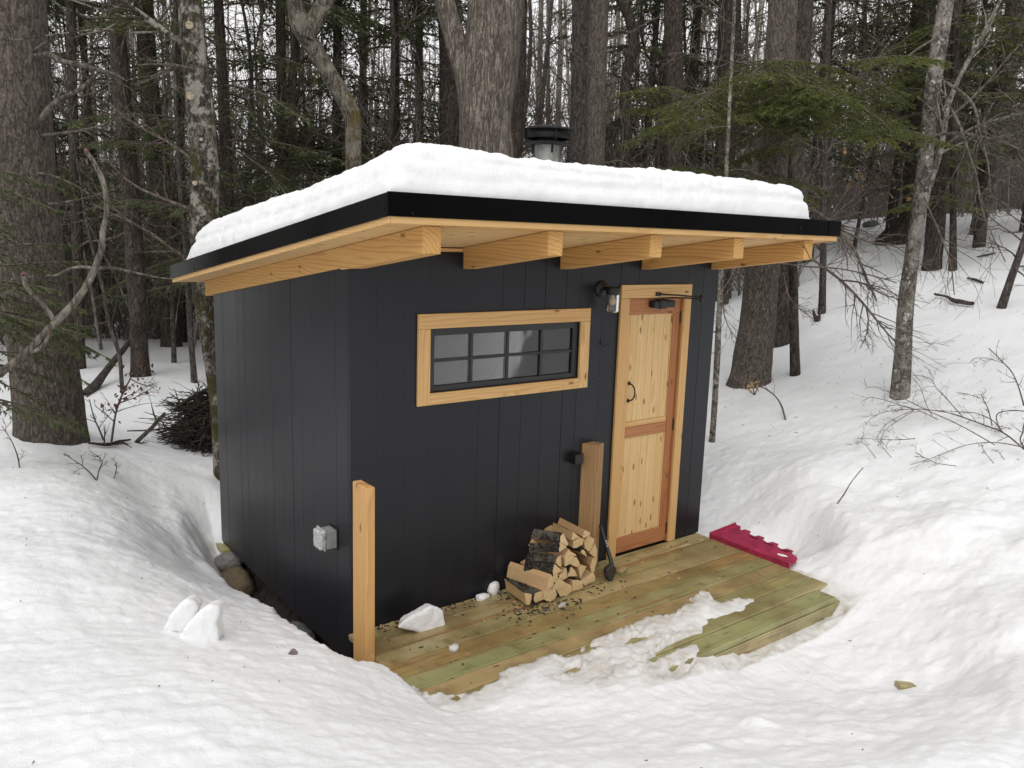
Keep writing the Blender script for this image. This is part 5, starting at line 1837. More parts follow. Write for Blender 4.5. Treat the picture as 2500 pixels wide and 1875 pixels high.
gb = ground(200, 968)
d0 = math.hypot(*(gb - CAM)[:2])
stick('dead_log', 'dead log leaning against the straight brown pine on the left', 'log', [(200, 970, 22), (225, 950, 22), (252, 915, 16), (275, 885, 14), (300, 855, 12), (320, 828, 11)], [d0, d0 + .3, d0 + .7, d0 + 1.1, d0 + 1.5, d0 + 1.9], MB['greypine'])
stick('broken_branch', 'broken branch sticking up out of the snow beside the brush pile', 'branch', [(315, 1102, 10), (340, 1073, 10), (370, 1045, 9), (390, 1022, 9), (404, 1008, 7)], 8.4, MB['palebranch'], nsub=3)
stick('fallen_branch', 'fallen branch lying in the snow left of the big pine', 'branch', [(-20, 1090, 8), (20, 1072, 8), (50, 1060, 7), (72, 1058, 5)], 8.5, MB['twig'], nsub=2)
stick('fallen_branch', 'dark branch lying on the snow right of the big pine foot', 'branch', [(215, 1082, 4), (250, 1085, 7), (290, 1078, 6), (318, 1073, 4)], None, MB['dark'], .03, nsub=3)
stick('short_log', 'short broken log lying on the snowy hillside at right', 'log', [(2282, 718, 5), (2310, 724, 5), (2330, 734, 9), (2352, 738, 10), (2375, 741, 8)], None, MB['greypine'], .06)
stick('stick', 'short dark stick on the slope above the broken log', 'stick', [(2362, 679, 4), (2385, 684, 5), (2400, 690, 4)], None, MB['dark'], .03)
stick('stick', 'long thin stick on the upper slope at right', 'stick', [(2386, 627, 3), (2410, 622, 4), (2430, 618, 3)], None, MB['dark'], .03)
stick('dead_twig', 'bare forked twig sticking out of the snow right of the cabin', 'twig', [(1918, 1026, 4), (1905, 985, 4), (1895, 970, 3), (1878, 955, 3), (1855, 942, 2)], None, MB['twig'], [0, .12, .17, .2, .22], nsub=3)
stick('dead_twig', 'thin straight twig standing in the snow beyond the red board', 'twig', [(2044, 1230, 3), (2055, 1215, 3), (2080, 1175, 2), (2107, 1142, 2)], 6.1, MB['twig'])
# stub on slope
st = blob('rotten_stub', tuple(ground(1995, 784) + np.array([0, 0, .03])), (.06, .05, .05), MB['dark'], 'small dark forked stump poking out of the snow slope', 'stump', 71, .4, 3)
stick('prong', '', '', [(1992, 782, 8), (1988, 768, 7), (1985, 756, 3)], 10.9, MB['dark'], root=st)
stick('prong', '', '', [(1998, 782, 7), (2001, 770, 5), (1999, 758, 2)], 10.9, MB['dark'], root=st)
for (px, py, lab) in ((2126, 552, 'left dark stone in the snow near the hilltop hemlock'), (2178, 539, 'right dark stone in the snow near the hilltop hemlock')):
    q = ground(px, py)
    blob('field_stone', (q[0], q[1], q[2] + .02), (.28, .18, .12), M_STONE['green grey stone'], lab, 'stone', int(px), .25, 3)

# foreground bent limb with reddish buds, at left
fl = empty('foreground_branch', tuple(atd(-30, 930, 3.4)))
tag(fl, 'bent grey branch reaching in from the left edge close to the camera', 'branch')
for l, dd_ in (([(-60, 950, 20), (0, 911, 17), (65, 860, 16), (134, 788, 16), (192, 727, 16), (217, 687, 15), (239, 636, 14), (250, 600, 13), (250, 570, 12), (260, 525, 11), (256, 460, 11), (236, 407, 11), (210, 368, 8)], 0),
               ([(134, 784, 11), (110, 750, 9), (90, 727, 9), (66, 702, 9), (60, 684, 10), (58, 672, 9)], -.02), ([(65, 860, 11), (98, 850, 9), (112, 832, 8), (123, 813, 6)], -.02),
               ([(237, 654, 8), (270, 654, 7), (340, 668, 5), (390, 678, 3), (424, 681, 2)], .1), ([(228, 654, 7), (190, 652, 6), (160, 660, 5), (138, 672, 5), (116, 672, 3)], .06)):
    limb_px(fl, l, 3.4, MB['palebranch'], 'limb', nsub=0, dd=dd_ * .3, sides=12)
M_BUD = flat_mat('reddish bud', (0.14, 0.06, 0.05), 0.7)
for px, py, s in ((210, 368, .007), (58, 672, .011), (123, 813, .006)):
    blob('bud', tuple(atd(px, py, 3.39)), (s, s, s * 1.3), M_BUD, seed=int(px), rough=.3, sub=2, parent=fl)

# twig bush lower right
ZB = lambda a, b: (2050 + a * .2034, 850 + b * .2034)
TW = [([(2212, 1215), (2150, 1160), (1960, 1015), (1700, 910), (1480, 830), (1250, 765), (1060, 740), (880, 730)], 6, 2.5), ([(880, 735), (600, 640), (430, 600), (340, 600), (250, 650)], 2.6, 1.5), ([(880, 735), (700, 740), (500, 780), (370, 850), (310, 920)], 2.6, 1.5),
      ([(900, 740), (750, 800), (560, 910), (440, 1080)], 2.6, 1.6), ([(880, 760), (700, 870), (520, 1030), (495, 1150)], 2.6, 1.6), ([(1960, 1015), (1900, 930), (1700, 800), (1450, 765), (1100, 745)], 3.6, 2), ([(1480, 830), (1340, 670), (1180, 500), (1010, 340), (820, 315)], 3.6, 1.6),
      ([(1860, 1160), (1600, 1010), (1350, 880), (1080, 760), (800, 620), (570, 520), (400, 465), (305, 485)], 3.8, 1.5), ([(1175, 855), (1000, 770), (800, 700), (560, 690)], 3.4, 1.5), ([(2212, 1190), (1950, 1140), (1700, 1135), (1500, 1170), (1250, 1260), (1060, 1335), (850, 1400)], 3.6, 1.6),
      ([(1830, 930), (1790, 760), (1720, 610), (1700, 550)], 4, 2.5), ([(1700, 600), (1520, 550), (1400, 530)], 2.4, 1.5), ([(905, 1085), (700, 1100), (500, 1095), (210, 1080)], 3.2, 1.5), ([(2212, 690), (2170, 540), (2090, 330), (1970, 180), (1790, 0)], 5.5, 3), ([(1970, 180), (1760, 120), (1640, 120), (1555, 180)], 2.6, 1.5),
      ([(1400, 1415), (1150, 1375), (1060, 1335), (905, 1245)], 2.6, 1.6), ([(1850, 1385), (1750, 1260), (1700, 1150)], 2.4, 1.5), ([(1980, 1340), (1900, 1240), (1830, 1215)], 2.4, 1.5), ([(620, 1310), (500, 1170), (490, 1100)], 2.4, 1.5), ([(435, 1325), (330, 1180), (270, 1130), (290, 1040)], 2.4, 1.5),
      ([(1110, 810), (1060, 720), (1000, 560), (940, 430), (870, 340)], 2.6, 1.5), ([(2260, 1250), (2212, 1190), (2200, 1000), (2230, 850)], 6, 4), ([(2212, 755), (2050, 750), (1940, 765), (1880, 830), (1900, 920), (1960, 1010)], 4.2, 3.5)]
bush = empty('bent_bush', tuple(ground(2495, 1098)))
tag(bush, 'bare twiggy bush bent low over the snow at the right edge', 'bush')
for pts, w0, w1 in TW:
    n = len(pts)
    P, Rr = [], []
    for i, (a, b_) in enumerate(pts):
        px, py = ZB(a, b_)
        # height over the snow grows for the stems seen higher in the picture
        lift = .06 + .45 * max(0, (900 - b_)) / 900 + .05 * math.sin(i * 1.3)
        q = ground(px, py, lift)
        P.append(q)
        Rr.append((w0 + (w1 - w0) * i / (n - 1)) * .6 / 2 * np.linalg.norm(q - CAM) / FPX)
    S = resample(np.concatenate([np.array(P), np.array(Rr)[:, None]], 1), n * 5)
    b = Buf()
    b.tubes(S[None, :, :3], S[None, :, 3], 6)
    A1, AR = spawn(S[None, :, :3], S[None, :, 3], 8, .1, .98, .16, .8, 5, wig=.16, rf=.6, rmin=.0012)
    b.tubes(A1, AR, 4)
    A2, AR2 = spawn(A1, AR, 2, .2, .95, .4, .7, 4, wig=.15, rf=.7, rmin=.0015)
    b.tubes(A2, AR2, 3)
    link('stem', b.mesh('stem', [MB['twig']]), bush)

q = ground(2222, 1672)
pk = board('buried_plank', None, MW['treated'], (-.075, -.035, -.03), (.075, .035, .003), 0, bev=.004)
pk.location = (q[0], q[1], q[2] + .004)
pk.rotation_euler = (R(-8), R(4), R(-38))
tag(pk, 'corner of a tan plank showing through the trampled snow at the lower right', 'plank')
# small shoots in the snow at left
for k, (l, lab) in enumerate([([(236, 1173, 3), (215, 1150, 3), (190, 1130, 2), (155, 1108, 1.6)], 'bare forked shoot in the snow below the huge left pine'),
                              ([(237, 1170, 3), (243, 1145, 3), (250, 1130, 2), (218, 1100, 1.6)], 'second stem of bare shoot rising from the snow below the pine mound'),
                              ([(48, 1142, 3), (42, 1110, 3), (30, 1080, 2), (5, 1040, 1.5)], 'thin shoot with a few tan leaves at the left edge of the snow'),
                              ([(279, 1168, 2), (283, 1150, 2), (286, 1128, 1.5)], 'tiny single shoot right of the forked shoot')]):
    g = ground(l[0][0], l[0][1])
    dist = math.hypot(*(g - CAM)[:2])
    stick('shoot', lab, 'twig', l, dist, MB['twig'], nsub=5, group='bare shoots in the snow', sides=6)


def leaves(root, centers, n, spread, size, mat, name='leaves'):
    V, T = [], []
    k = 0
    for c in centers:
        for _ in range(n):
            p = np.array(c) + rs.normal(size=3) * spread
            a = rs.normal(size=3)
            a /= np.linalg.norm(a)
            a[2] -= .8
            a /= np.linalg.norm(a)
            bq = np.cross(a, rs.normal(size=3))
            bq /= np.linalg.norm(bq)
            s = size * rs.uniform(.6, 1.3)
            V += [p, p + a * s * .5 + bq * s * .28, p + a * s, p + a * s * .5 - bq * s * .28 + np.cross(a, bq) * s * .1]
            T.append((k, k + 1, k + 2, k + 3))
            k += 4
    return link(name, mesh_np(name, V, np.array(T), None, [mat], None, False), root)


# beech sapling with red leaves
bs = empty('beech_sapling', tuple(ground(270, 1094)))
tag(bs, 'slender beech sapling holding red brown leaves left of the brush pile', 'sapling')
for l in ([(270, 1096, 5), (276, 1050, 5), (285, 1000, 4), (300, 960, 4), (318, 925, 3), (335, 890, 2), (345, 865, 1.5)], [(258, 1090, 4), (245, 1055, 4), (230, 1020, 3), (218, 975, 2)], [(290, 985, 2.5), (330, 970, 2), (375, 945, 1.5)], [(280, 1030, 2.5), (250, 1005, 2), (232, 990, 1.5)], [(318, 925, 2.4), (350, 940, 2), (385, 945, 1.5)]):
    limb_px(bs, l, 8.1, MB['twig'], 'stem', nsub=5, sublen=.4, sides=6, sub2=2)
leaves(bs, [atd(px, py, 8.1) for px, py in ((272, 990), (280, 998), (262, 1000), (298, 960), (310, 940), (330, 930), (345, 938), (350, 905), (338, 885), (360, 925), (380, 945), (255, 988), (300, 950), (345, 870), (335, 900))], 6, .05, .045, M_LEAF_RED)
# beech leaves by the right pine
bq_ = empty('beech_shoot', tuple(ground(1840, 965)))
tag(bq_, 'little tuft of tan beech leaves at the foot of the tall furrowed pine', 'shoot')
for l in ([(1842, 965, 3), (1838, 945, 3), (1835, 925, 2)], [(1842, 965, 3), (1850, 945, 2.5), (1852, 922, 2)], [(1842, 965, 3), (1828, 950, 2.5), (1822, 940, 2)]):
    limb_px(bq_, l, math.hypot(*(ground(1842, 965) - CAM)[:2]), MB['twig'], 'stem', nsub=2, sides=5, sub2=0)
leaves(bq_, [atd(px, py, 9.4) for px, py in ((1836, 935), (1845, 930), (1852, 938), (1826, 942), (1848, 950), (1832, 948))], 5, .03, .045, M_LEAF_TAN)

# brush pile
bp_ = empty('brush_pile', tuple(ground(500, 1085)))
tag(bp_, 'heap of dark cut brush and branches in the snow left of the cabin', 'brush pile')
gp = ground(500, 1088)
dB = math.hypot(*(gp - CAM)[:2])
for l in ([(430, 996, 8), (460, 975, 9), (490, 958, 9), (520, 945, 9), (560, 925, 9)], [(437, 1015, 5), (470, 1000, 5), (505, 980, 6), (550, 965, 6)], [(383, 1058, 4), (430, 1042, 7), (470, 1028, 8), (530, 1015, 8)], [(372, 1108, 4), (400, 1104, 9), (430, 1100, 8), (470, 1095, 5)], [(462, 1105, 4), (490, 1090, 7), (520, 1070, 7), (560, 1050, 7)], [(415, 1045, 5), (440, 1065, 6), (465, 1082, 5)], [(310, 1052, 3), (370, 1050, 4), (440, 1040, 4), (500, 1030, 4)]):
    limb_px(bp_, l, dB + rnd.uniform(-.1, .3), MB['dark'], 'dark_limb', nsub=14, sublen=.35, sides=8)
cen = np.array([atd(px, py, dB + dx) for px, py, dx in ((500, 985, .2), (520, 1010, .2), (480, 1040, 0), (520, 1050, .2), (500, 1030, .1), (535, 1030, .3), (470, 1070, 0), (510, 1080, .1), (545, 1000, .4), (490, 1000, .1), (545, 1060, .3), (480, 1090, 0), (560, 985, .5))])
N_ = 1500
c0 = cen[rs.randint(0, len(cen), N_)] + rs.normal(size=(N_, 3)) * np.array([.10, .22, .045])
dr = rs.normal(size=(N_, 3)) * np.array([1, .8, .45]) + np.array([-.5, -.2, -.1])
dr /= np.linalg.norm(dr, axis=1, keepdims=True)
LL = rs.uniform(.12, .45, N_)
C = np.zeros((N_, 4, 3))
C[:, 0] = c0
for k in range(1, 4):
    dr = dr + rs.normal(size=dr.shape) * .25
    dr /= np.linalg.norm(dr, axis=1, keepdims=True)
    C[:, k] = C[:, k - 1] + dr * (LL / 3)[:, None]
C[:, :, 2] = np.maximum(C[:, :, 2], gp[2] - .05)
b = Buf()
b.tubes(C, np.broadcast_to(np.array([.006, .005, .004, .002]), (N_, 4)) * rs.uniform(.5, 1.6, (N_, 1)), 4)
o = link('brush_twigs', b.mesh('brush_twigs', [MB['dark']]), bp_)
o['kind'] = 'stuff'

# ------------------------------------------------------------------ hemlock foliage
def bough_leaves(PB, RB, L, width=.42, sp=.055, leaf=.05, droop=.35, dens=1.0):
    """PB (N,K,3) bough axes. Returns twigs and leaf triangles."""
    N, K, _ = PB.shape
    nt_ = max(6, int(L / sp))
    t = np.linspace(.10, .995, nt_)[None] + rs.uniform(-.01, .01, (N, nt_))
    f = t * (K - 1)
    i = np.clip(f.astype(int), 0, K - 2)
    w = (f - i)[..., None]
    ii = np.arange(N)[:, None]
    pos = PB[ii, i] * (1 - w) + PB[ii, i + 1] * w
    tan = PB[ii, i + 1] - PB[ii, i]
    tan /= np.linalg.norm(tan, axis=2, keepdims=True) + 1e-9
    up = np.array([0, 0, 1.0]) + rs.normal(size=tan.shape) * .12
    side = np.cross(tan, up)
    side /= np.linalg.norm(side, axis=2, keepdims=True) + 1e-9
    sg = np.where(np.arange(nt_) % 2 == 0, 1.0, -1.0)[None, :, None]
    d = tan * .62 + side * sg * .78 + np.array([0, 0, -.12])
    d /= np.linalg.norm(d, axis=2, keepdims=True)
    shape = (np.clip(1.15 - t, 0, 1)) ** .8 * np.clip(t * 4, .25, 1)
    TL = L * width * shape * rs.uniform(.65, 1.2, t.shape)
    pos, d, TL = pos.reshape(-1, 3), d.reshape(-1, 3), TL.reshape(-1)
    KT = 4
    C = np.zeros((len(pos), KT, 3))
    C[:, 0] = pos
    dd = d.copy()
    for k in range(1, KT):
        dd = dd + np.array([0, 0, -droop * .22]) + rs.normal(size=dd.shape) * .05
        dd /= np.linalg.norm(dd, axis=1, keepdims=True)
        C[:, k] = C[:, k - 1] + dd * (TL / (KT - 1))[:, None]
    # leaflets
    nl = max(4, int(L * width * .62 / leaf * 2.6 * dens))
    tt = rs.uniform(.04, 1.0, (len(pos), nl))
    f = tt * (KT - 1)
    i = np.clip(f.astype(int), 0, KT - 2)
    w = (f - i)[..., None]
    ii = np.arange(len(pos))[:, None]
    lp_ = C[ii, i] * (1 - w) + C[ii, i + 1] * w
    lt = C[ii, i + 1] - C[ii, i]
    lt /= np.linalg.norm(lt, axis=2, keepdims=True) + 1e-9
    ls_ = np.cross(lt, np.array([0, 0, 1.0]) + rs.normal(size=lt.shape) * .25)
    ls_ /= np.linalg.norm(ls_, axis=2, keepdims=True) + 1e-9
    s2 = np.where(rs.rand(*tt.shape) < .5, 1.0, -1.0)[..., None]
    ld = lt * .7 + ls_ * s2 * .7 + rs.normal(size=lt.shape) * .12
    ld /= np.linalg.norm(ld, axis=2, keepdims=True)
    lw = np.cross(ld, np.array([0, 0, 1.0]) + rs.normal(size=lt.shape) * .3)
    lw /= np.linalg.norm(lw, axis=2, keepdims=True) + 1e-9
    sz_ = leaf * rs.uniform(.7, 1.5, tt.shape)[..., None]
    v0 = lp_ - lw * sz_ * .16
    v1 = lp_ + lw * sz_ * .16
    v2 = lp_ + ld * sz_
    V = np.stack([v0, v1, v2], 2).reshape(-1, 3)
    T = np.arange(len(V)).reshape(-1, 3)
    return C, V, T


def bough_axes(base, direc, L, K=8, droop=.05, wig=.06):
    N = len(base)
    C = np.zeros((N, K, 3))
    C[:, 0] = base
    d = np.array(direc, float)
    d /= np.linalg.norm(d, axis=1, keepdims=True)
    Ls = np.asarray(L) / (K - 1)
    for k in range(1, K):
        d = d + np.array([0, 0, -droop]) + rs.normal(size=d.shape) * wig
        d /= np.linalg.norm(d, axis=1, keepdims=True)
        C[:, k] = C[:, k - 1] + d * (Ls[:, None] if np.ndim(Ls) else Ls)
    return C


def hemlock_crown(height, z0, nb, Lmax, leaf=.055, dens=1.0, seed_mat=None, top=True):
    b = Buf()
    zs = np.sort(rs.uniform(z0, height, nb))
    az = rs.uniform(0, 2 * math.pi, nb)
    rel = (height - zs) / (height - z0)
    Ls = Lmax * (.25 + .75 * np.clip(rel * 1.4, 0, 1)) * rs.uniform(.6, 1.1, nb)
    for bin_ in range(4):
        m = (np.arange(nb) % 4) == bin_
        if not m.any():
            continue
        base = np.stack([np.zeros(m.sum()), np.zeros(m.sum()), zs[m]], 1)
        dr_ = np.stack([np.cos(az[m]), np.sin(az[m]), rs.uniform(-.1, .35, m.sum())], 1)
        Lb = Ls[m]
        C = bough_axes(base, dr_, Lb, 8, .06)
        b.tubes(C, np.linspace(.018, .004, 8)[None] * np.ones((len(C), 1)), 4, m=0)
        T_, V, T = bough_leaves(C, None, float(Lb.mean()), leaf=leaf, dens=dens)
        b.tubes(T_, np.broadcast_to(np.array([.003, .0025, .002, .0012]), T_.shape[:2]), 3, m=0)
        b.add(V, None, T, m=1)
    return b


crowns = []
for k, (h, z0, nb, Lm) in enumerate([(11, 1.2, 84, 2.7), (13, 2.0, 84, 3.1), (8, .5, 64, 2.1)]):
    b = hemlock_crown(h, z0, nb, Lm, leaf=.105, dens=.62)
    me = b.mesh('crown', [MB['twig'], M_NEEDLE], False)
    Pt = np.array([[0, 0, -.6], [0.02, 0, 0], [.03, .02, h * .3], [-.03, .04, h * .6], [0, 0, h]])
    tm = trunk_mesh('trunk', Pt, np.array([.12, .10, .085, .06, .02]) * (h / 11), MB['dark'], 14, .06, 6, step=.2)
    crowns.append((me, tm))
print('crown tris', [len(c[0].polygons) for c in crowns])


def put_hemlock(px, dist, var, s, rot, label, group=None, zoff=0.0):
    p = atd(px, 700, dist)
    z = gz(p[0], p[1]) - .1 + zoff
    root = empty('hemlock_tree', (p[0], p[1], z))
    root.rotation_euler = (0, 0, rot)
    root.scale = (s, s, s)
    tag(root, label, 'tree', group)
    for nm, me in (('crown', crowns[var][0]), ('trunk', crowns[var][1])):
        o = bpy.data.objects.new(nm, me)
        COL.objects.link(o)
        o.parent = root
    return root


HL = [
    (560, 12.5, 0, .95, 0.3, 'dense dark hemlock right behind the left half of the roof snow'),
    (700, 14.5, 1, .9, 1.9, 'dark hemlock behind the crooked mossy tree'),
    (830, 17, 1, 1.0, 2.2, 'hemlock filling the gap between the crooked tree and the maple'),
    (960, 16, 0, 1.0, 5.1, 'hemlock standing left of the massive maple'),
    (1020, 21, 1, 1.1, .4, 'farther hemlock left of the massive maple'),
    (1560, 17, 0, .9, 3.1, 'dark hemlock right of the two straight grey pines'),
    (1660, 20, 1, 1.1, 2.0, 'dark hemlock around the straight trunk behind the roof'),
    (1960, 18, 1, 1.1, 5.5, 'hemlock behind the tall furrowed pine'),
    (2160, 21, 1, 1.1, 3.3, 'full hemlock left of the hilltop hemlock trunk'),
    (2380, 18, 1, 1.0, 2.6, 'hemlock behind the pale birch on the right'),
    (2480, 20, 0, 1.1, 4.1, 'hemlock in the upper right corner of the photo'),
    (150, 15, 1, .9, 2.4, 'hemlock behind the huge left pine'),
    (30, 19, 0, 1.0, 3.9, 'distant hemlock at the far left edge'),
    (240, 19, 0, 1.0, 5.9, 'hemlock between the huge pine and the straight brown pine'),
]
for a in HL:
    put_hemlock(*a)

# near bright boughs on the right: a young hemlock beside the tall pine


def bough_tree(name, label, base, boughs, mat, leaf=.035, dens=1.3, trunk=None, width=.40):
    """boughs: list of (px0,py0,d0,px1,py1,d1)"""
    root = empty(name, tuple(base))
    tag(root, label, 'tree')
    for (a, b_, c, d, e, f) in boughs:
        p0 = atd(a, b_, c)
        p1 = atd(d, e, f)
        L = float(np.linalg.norm(p1 - p0))
        C = bough_axes(p0[None], (p1 - p0)[None], np.array([L]), 9, .025, .035)
        C = C + (np.linspace(0, 1, 9)[None, :, None] * (p1 - C[0, -1])[None, None])
        T_, V, T = bough_leaves(C, None, L, leaf=leaf, sp=.04, dens=dens, width=width)
        bb = Buf()
        bb.tubes(C, np.linspace(.010, .003, 9)[None], 5)
        bb.tubes(T_, np.broadcast_to(np.array([.0025, .002, .0015, .001]), T_.shape[:2]), 3)
        bb.add(V, None, T, m=1)
        link('bough', bb.mesh('bough', [MB['twig'], mat], False), root)
    if trunk is not None:
        P, Rr = px_trunk(*trunk)
        link('trunk', trunk_mesh('trunk', P, Rr, MB['dark'], 14, .05, 8), root)
    return root


rb = []
for i in range(34):
    x0 = rnd.uniform(1740, 2080)
    y0 = rnd.uniform(130, 430)
    s = rnd.choice([-1, -1, 1, 1, 1])
    ln = rnd.uniform(110, 270)
    rb.append((x0, y0, 10.4 + rnd.uniform(-.5, .5), x0 + s * ln, y0 + rnd.uniform(-20, 120), 9.6 + rnd.uniform(-1.3, .6)))
for i in range(9):
    x0 = rnd.uniform(1560, 1660)
    y0 = rnd.uniform(170, 300)
    rb.append((x0 + 90, y0 + 10, 10.6, x0 - rnd.uniform(20, 70), y0 + rnd.uniform(-10, 60), 9.9))
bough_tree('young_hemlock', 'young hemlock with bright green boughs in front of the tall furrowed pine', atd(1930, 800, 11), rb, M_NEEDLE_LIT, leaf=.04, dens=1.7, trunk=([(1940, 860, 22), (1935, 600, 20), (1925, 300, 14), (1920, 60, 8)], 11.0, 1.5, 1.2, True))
rb = []
for i in range(24):
    y0 = rnd.uniform(380, 1020)
    rb.append((-120, y0 - 40, 6.8 + rnd.uniform(-.4, .5), rnd.uniform(20, 150) + (60 if y0 > 620 else 0), y0 + rnd.uniform(-10, 60), 7.0 + rnd.uniform(-.3, .5)))
rb += [(20, 720, 7.3, 225, 870, 7.2), (60, 760, 7.2, 270, 880, 7.3), (-40, 610, 7, 180, 600, 7.1), (-60, 690, 7, 150, 690, 7.2), (-60, 560, 7.1, 60, 470, 7.1), (0, 800, 7.2, 205, 930, 7.3), (-20, 650, 7, 215, 640, 7.1)]
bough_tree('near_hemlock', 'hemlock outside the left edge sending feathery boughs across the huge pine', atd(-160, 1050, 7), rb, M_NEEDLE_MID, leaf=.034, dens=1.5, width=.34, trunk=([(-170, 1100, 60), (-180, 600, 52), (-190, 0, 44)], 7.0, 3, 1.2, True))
rb = []
for i in range(12):
    y0 = rnd.uniform(390, 520)
    rb.append((2290, y0 - 10, 15.7, 2290 + rnd.choice([-1, 1]) * rnd.uniform(50, 130), y0 + rnd.uniform(0, 40), 15.4))
for i in range(16):
    y0 = rnd.uniform(0, 240)
    rb.append((2330, y0, 15.7, 2330 + rnd.choice([-1, 1]) * rnd.uniform(80, 240), y0 + rnd.uniform(-10, 60), 15.2))
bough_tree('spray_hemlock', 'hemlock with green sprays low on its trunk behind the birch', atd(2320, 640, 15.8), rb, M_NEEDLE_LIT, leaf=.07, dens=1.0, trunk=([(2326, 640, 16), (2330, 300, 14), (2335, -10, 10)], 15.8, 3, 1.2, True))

# ------------------------------------------------------------------ bare hardwoods (variants, then copies)
bare = []
for k in range(4):
    h = [11, 13, 9, 15][k]
    r0 = [.085, .11, .05, .13][k]
    pts = np.array([[0, 0, -.5], [0, 0, 0], [.12 * rs.normal(), .12 * rs.normal(), h * .3], [.25 * rs.normal(), .25 * rs.normal(), h * .6], [.4 * rs.normal(), .4 * rs.normal(), h]])
    rr = np.array([1.2, 1.0, .8, .5, .12]) * r0
    tm = trunk_mesh('trunk', pts, rr, MB['greypine'], 10, .06, 6, step=.25)
    S = resample(np.concatenate([pts, rr[:, None]], 1), 40)
    A1, AR = spawn(S[None, :, :3], S[None, :, 3], 34, .12, .97, 1.9 if k != 2 else 1.2, .95, 8, up=.10, wig=.16, rf=.38, rmin=.006, lenpow=.4)
    A2, AR2 = spawn(A1, AR, 7, .15, .97, .5, .7, 6, up=.05, wig=.16, rf=.6, rmin=.0045)
    A3, AR3 = spawn(A2, AR2, 5, .15, .97, .5, .65, 4, up=.03, wig=.16, rf=.7, rmin=.0035)
    b = Buf()
    b.tubes(A1, AR, 5)
    b.tubes(A2, AR2, 4)
    b.tubes(A3, AR3, 3)
    bare.append((b.mesh('branches', [MB['twig']]), tm))
print('bare tris', [len(c[0].polygons) for c in bare])
place = []
sect = [(-60, 260, 'bare hardwood in the woods at the far left'), (260, 520, 'bare hardwood in the woods left of the cabin'), (520, 800, 'bare hardwood behind the left part of the roof'), (800, 1080, 'bare hardwood in the woods left of the maple'), (1080, 1330, 'bare hardwood against the sky behind the chimney'),
        (1330, 1640, 'bare hardwood behind the straight grey pines'), (1640, 1960, 'bare hardwood behind the right roof half'), (1960, 2250, 'bare hardwood on the hill left of the birch'), (2250, 2560, 'bare hardwood on the hill behind the birch')]
cnt = 0
LAND = [(30, 'huge left pine'), (180, 'slim dark left trunk'), (300, 'straight brown pine'), (380, 'thick dark left trunk'), (480, 'mossy speckled trunk'), (600, 'cut stubs of the mossy trunk'), (740, 'crooked grey tree'), (900, 'crooked grey tree top'), (1095, 'dark pine beside the maple'), (1200, 'massive maple'), (1330, 'chimney'),
        (1413, 'left straight grey pine'), (1458, 'right straight grey pine'), (1530, 'crooked dark trunk'), (1645, 'dark straight hemlock'), (1775, 'broad double trunk'), (1905, 'tall furrowed pine'), (2060, 'right roof corner'), (2250, 'hilltop hemlock'), (2310, 'pale birch'), (2400, 'skyline sapling'), (2490, 'leaning edge sapling')]
for (a, b_, lab) in sect:
    for (dn, df, n_, word) in ((13, 17, 1, 'near'), (18, 24, 2, 'middle distance'), (25, 34, 2, 'distant')):
        for j in range(n_):
            px = a + (b_ - a) * (j + rnd.uniform(.1, .9)) / n_
            if word == 'near' and (1230 < px < 1640):
                px -= 40
            dist = rnd.uniform(dn, df)
            v = rnd.choice([0, 1, 2, 3]) if word != 'near' else rnd.choice([0, 2])
            p = atd(px, 700, dist)
            root = empty('bare_tree', (p[0], p[1], gz(p[0], p[1])))
            root.rotation_euler = (rnd.uniform(-.06, .06), rnd.uniform(-.06, .06), rnd.uniform(0, 6.28))
            s = rnd.uniform(.75, 1.1)
            root.scale = (s, s, s)
            lm = min(LAND, key=lambda t: abs(t[0] - px))
            dpx = px - lm[0]
            tag(root, ['slender', 'stout', 'small', 'tall'][v] + ' leafless ' + ('nearer ' if word == 'near' else 'farther ' if word == 'distant' else '') + 'hardwood ' + ('just ' if abs(dpx) < 45 else 'well ') + ('right' if dpx > 0 else 'left') + ' of the ' + lm[1], 'tree', 'leafless hardwoods in the woods')
            for nm, me in (('branches', bare[v][0]), ('trunk', bare[v][1])):
                o = bpy.data.objects.new(nm, me)
                COL.objects.link(o)
                o.parent = root
            cnt += 1
print('bare trees', cnt)

# ------------------------------------------------------------------ far woodland mass
b = Buf()
nT = 240
pxs = rs.uniform(-150, 2650, nT)
ds = rs.uniform(28, 70, nT)
base = np.array([atd(px, 700, d) for px, d in zip(pxs, ds)])
base[:, 2] = H(base[:, 0], base[:, 1])
Kt = 6
C = np.zeros((nT, Kt, 3))
lean = rs.normal(size=(nT, 2)) * .05
hgt_ = rs.uniform(9, 22, nT)
for k in range(Kt):
    t = k / (Kt - 1)
    C[:, k, 0] = base[:, 0] + lean[:, 0] * hgt_ * t + rs.normal(size=nT) * .08
    C[:, k, 1] = base[:, 1] + lean[:, 1] * hgt_ * t + rs.normal(size=nT) * .08
    C[:, k, 2] = base[:, 2] - .5 + hgt_ * t
b.tubes(C, (rs.uniform(.05, .14, nT))[:, None] * np.linspace(1, .35, Kt)[None], 6)
A1, AR = spawn(C, np.full((nT, Kt), .05), 11, .1, .98, 2.6, 1.0, 5, up=.08, wig=.22, rf=.4, rmin=.009)
b.tubes(A1, AR, 3)
A2, AR2 = spawn(A1, AR, 4, .15, .95, .5, .7, 4, up=.03, wig=.2, rf=.6, rmin=.006)
b.tubes(A2, AR2, 3)
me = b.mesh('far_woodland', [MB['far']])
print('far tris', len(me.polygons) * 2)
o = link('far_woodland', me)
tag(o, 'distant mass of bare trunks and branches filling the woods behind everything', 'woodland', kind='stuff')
b = Buf()
nB = 80
az = rs.uniform(R(76), R(352), nB)
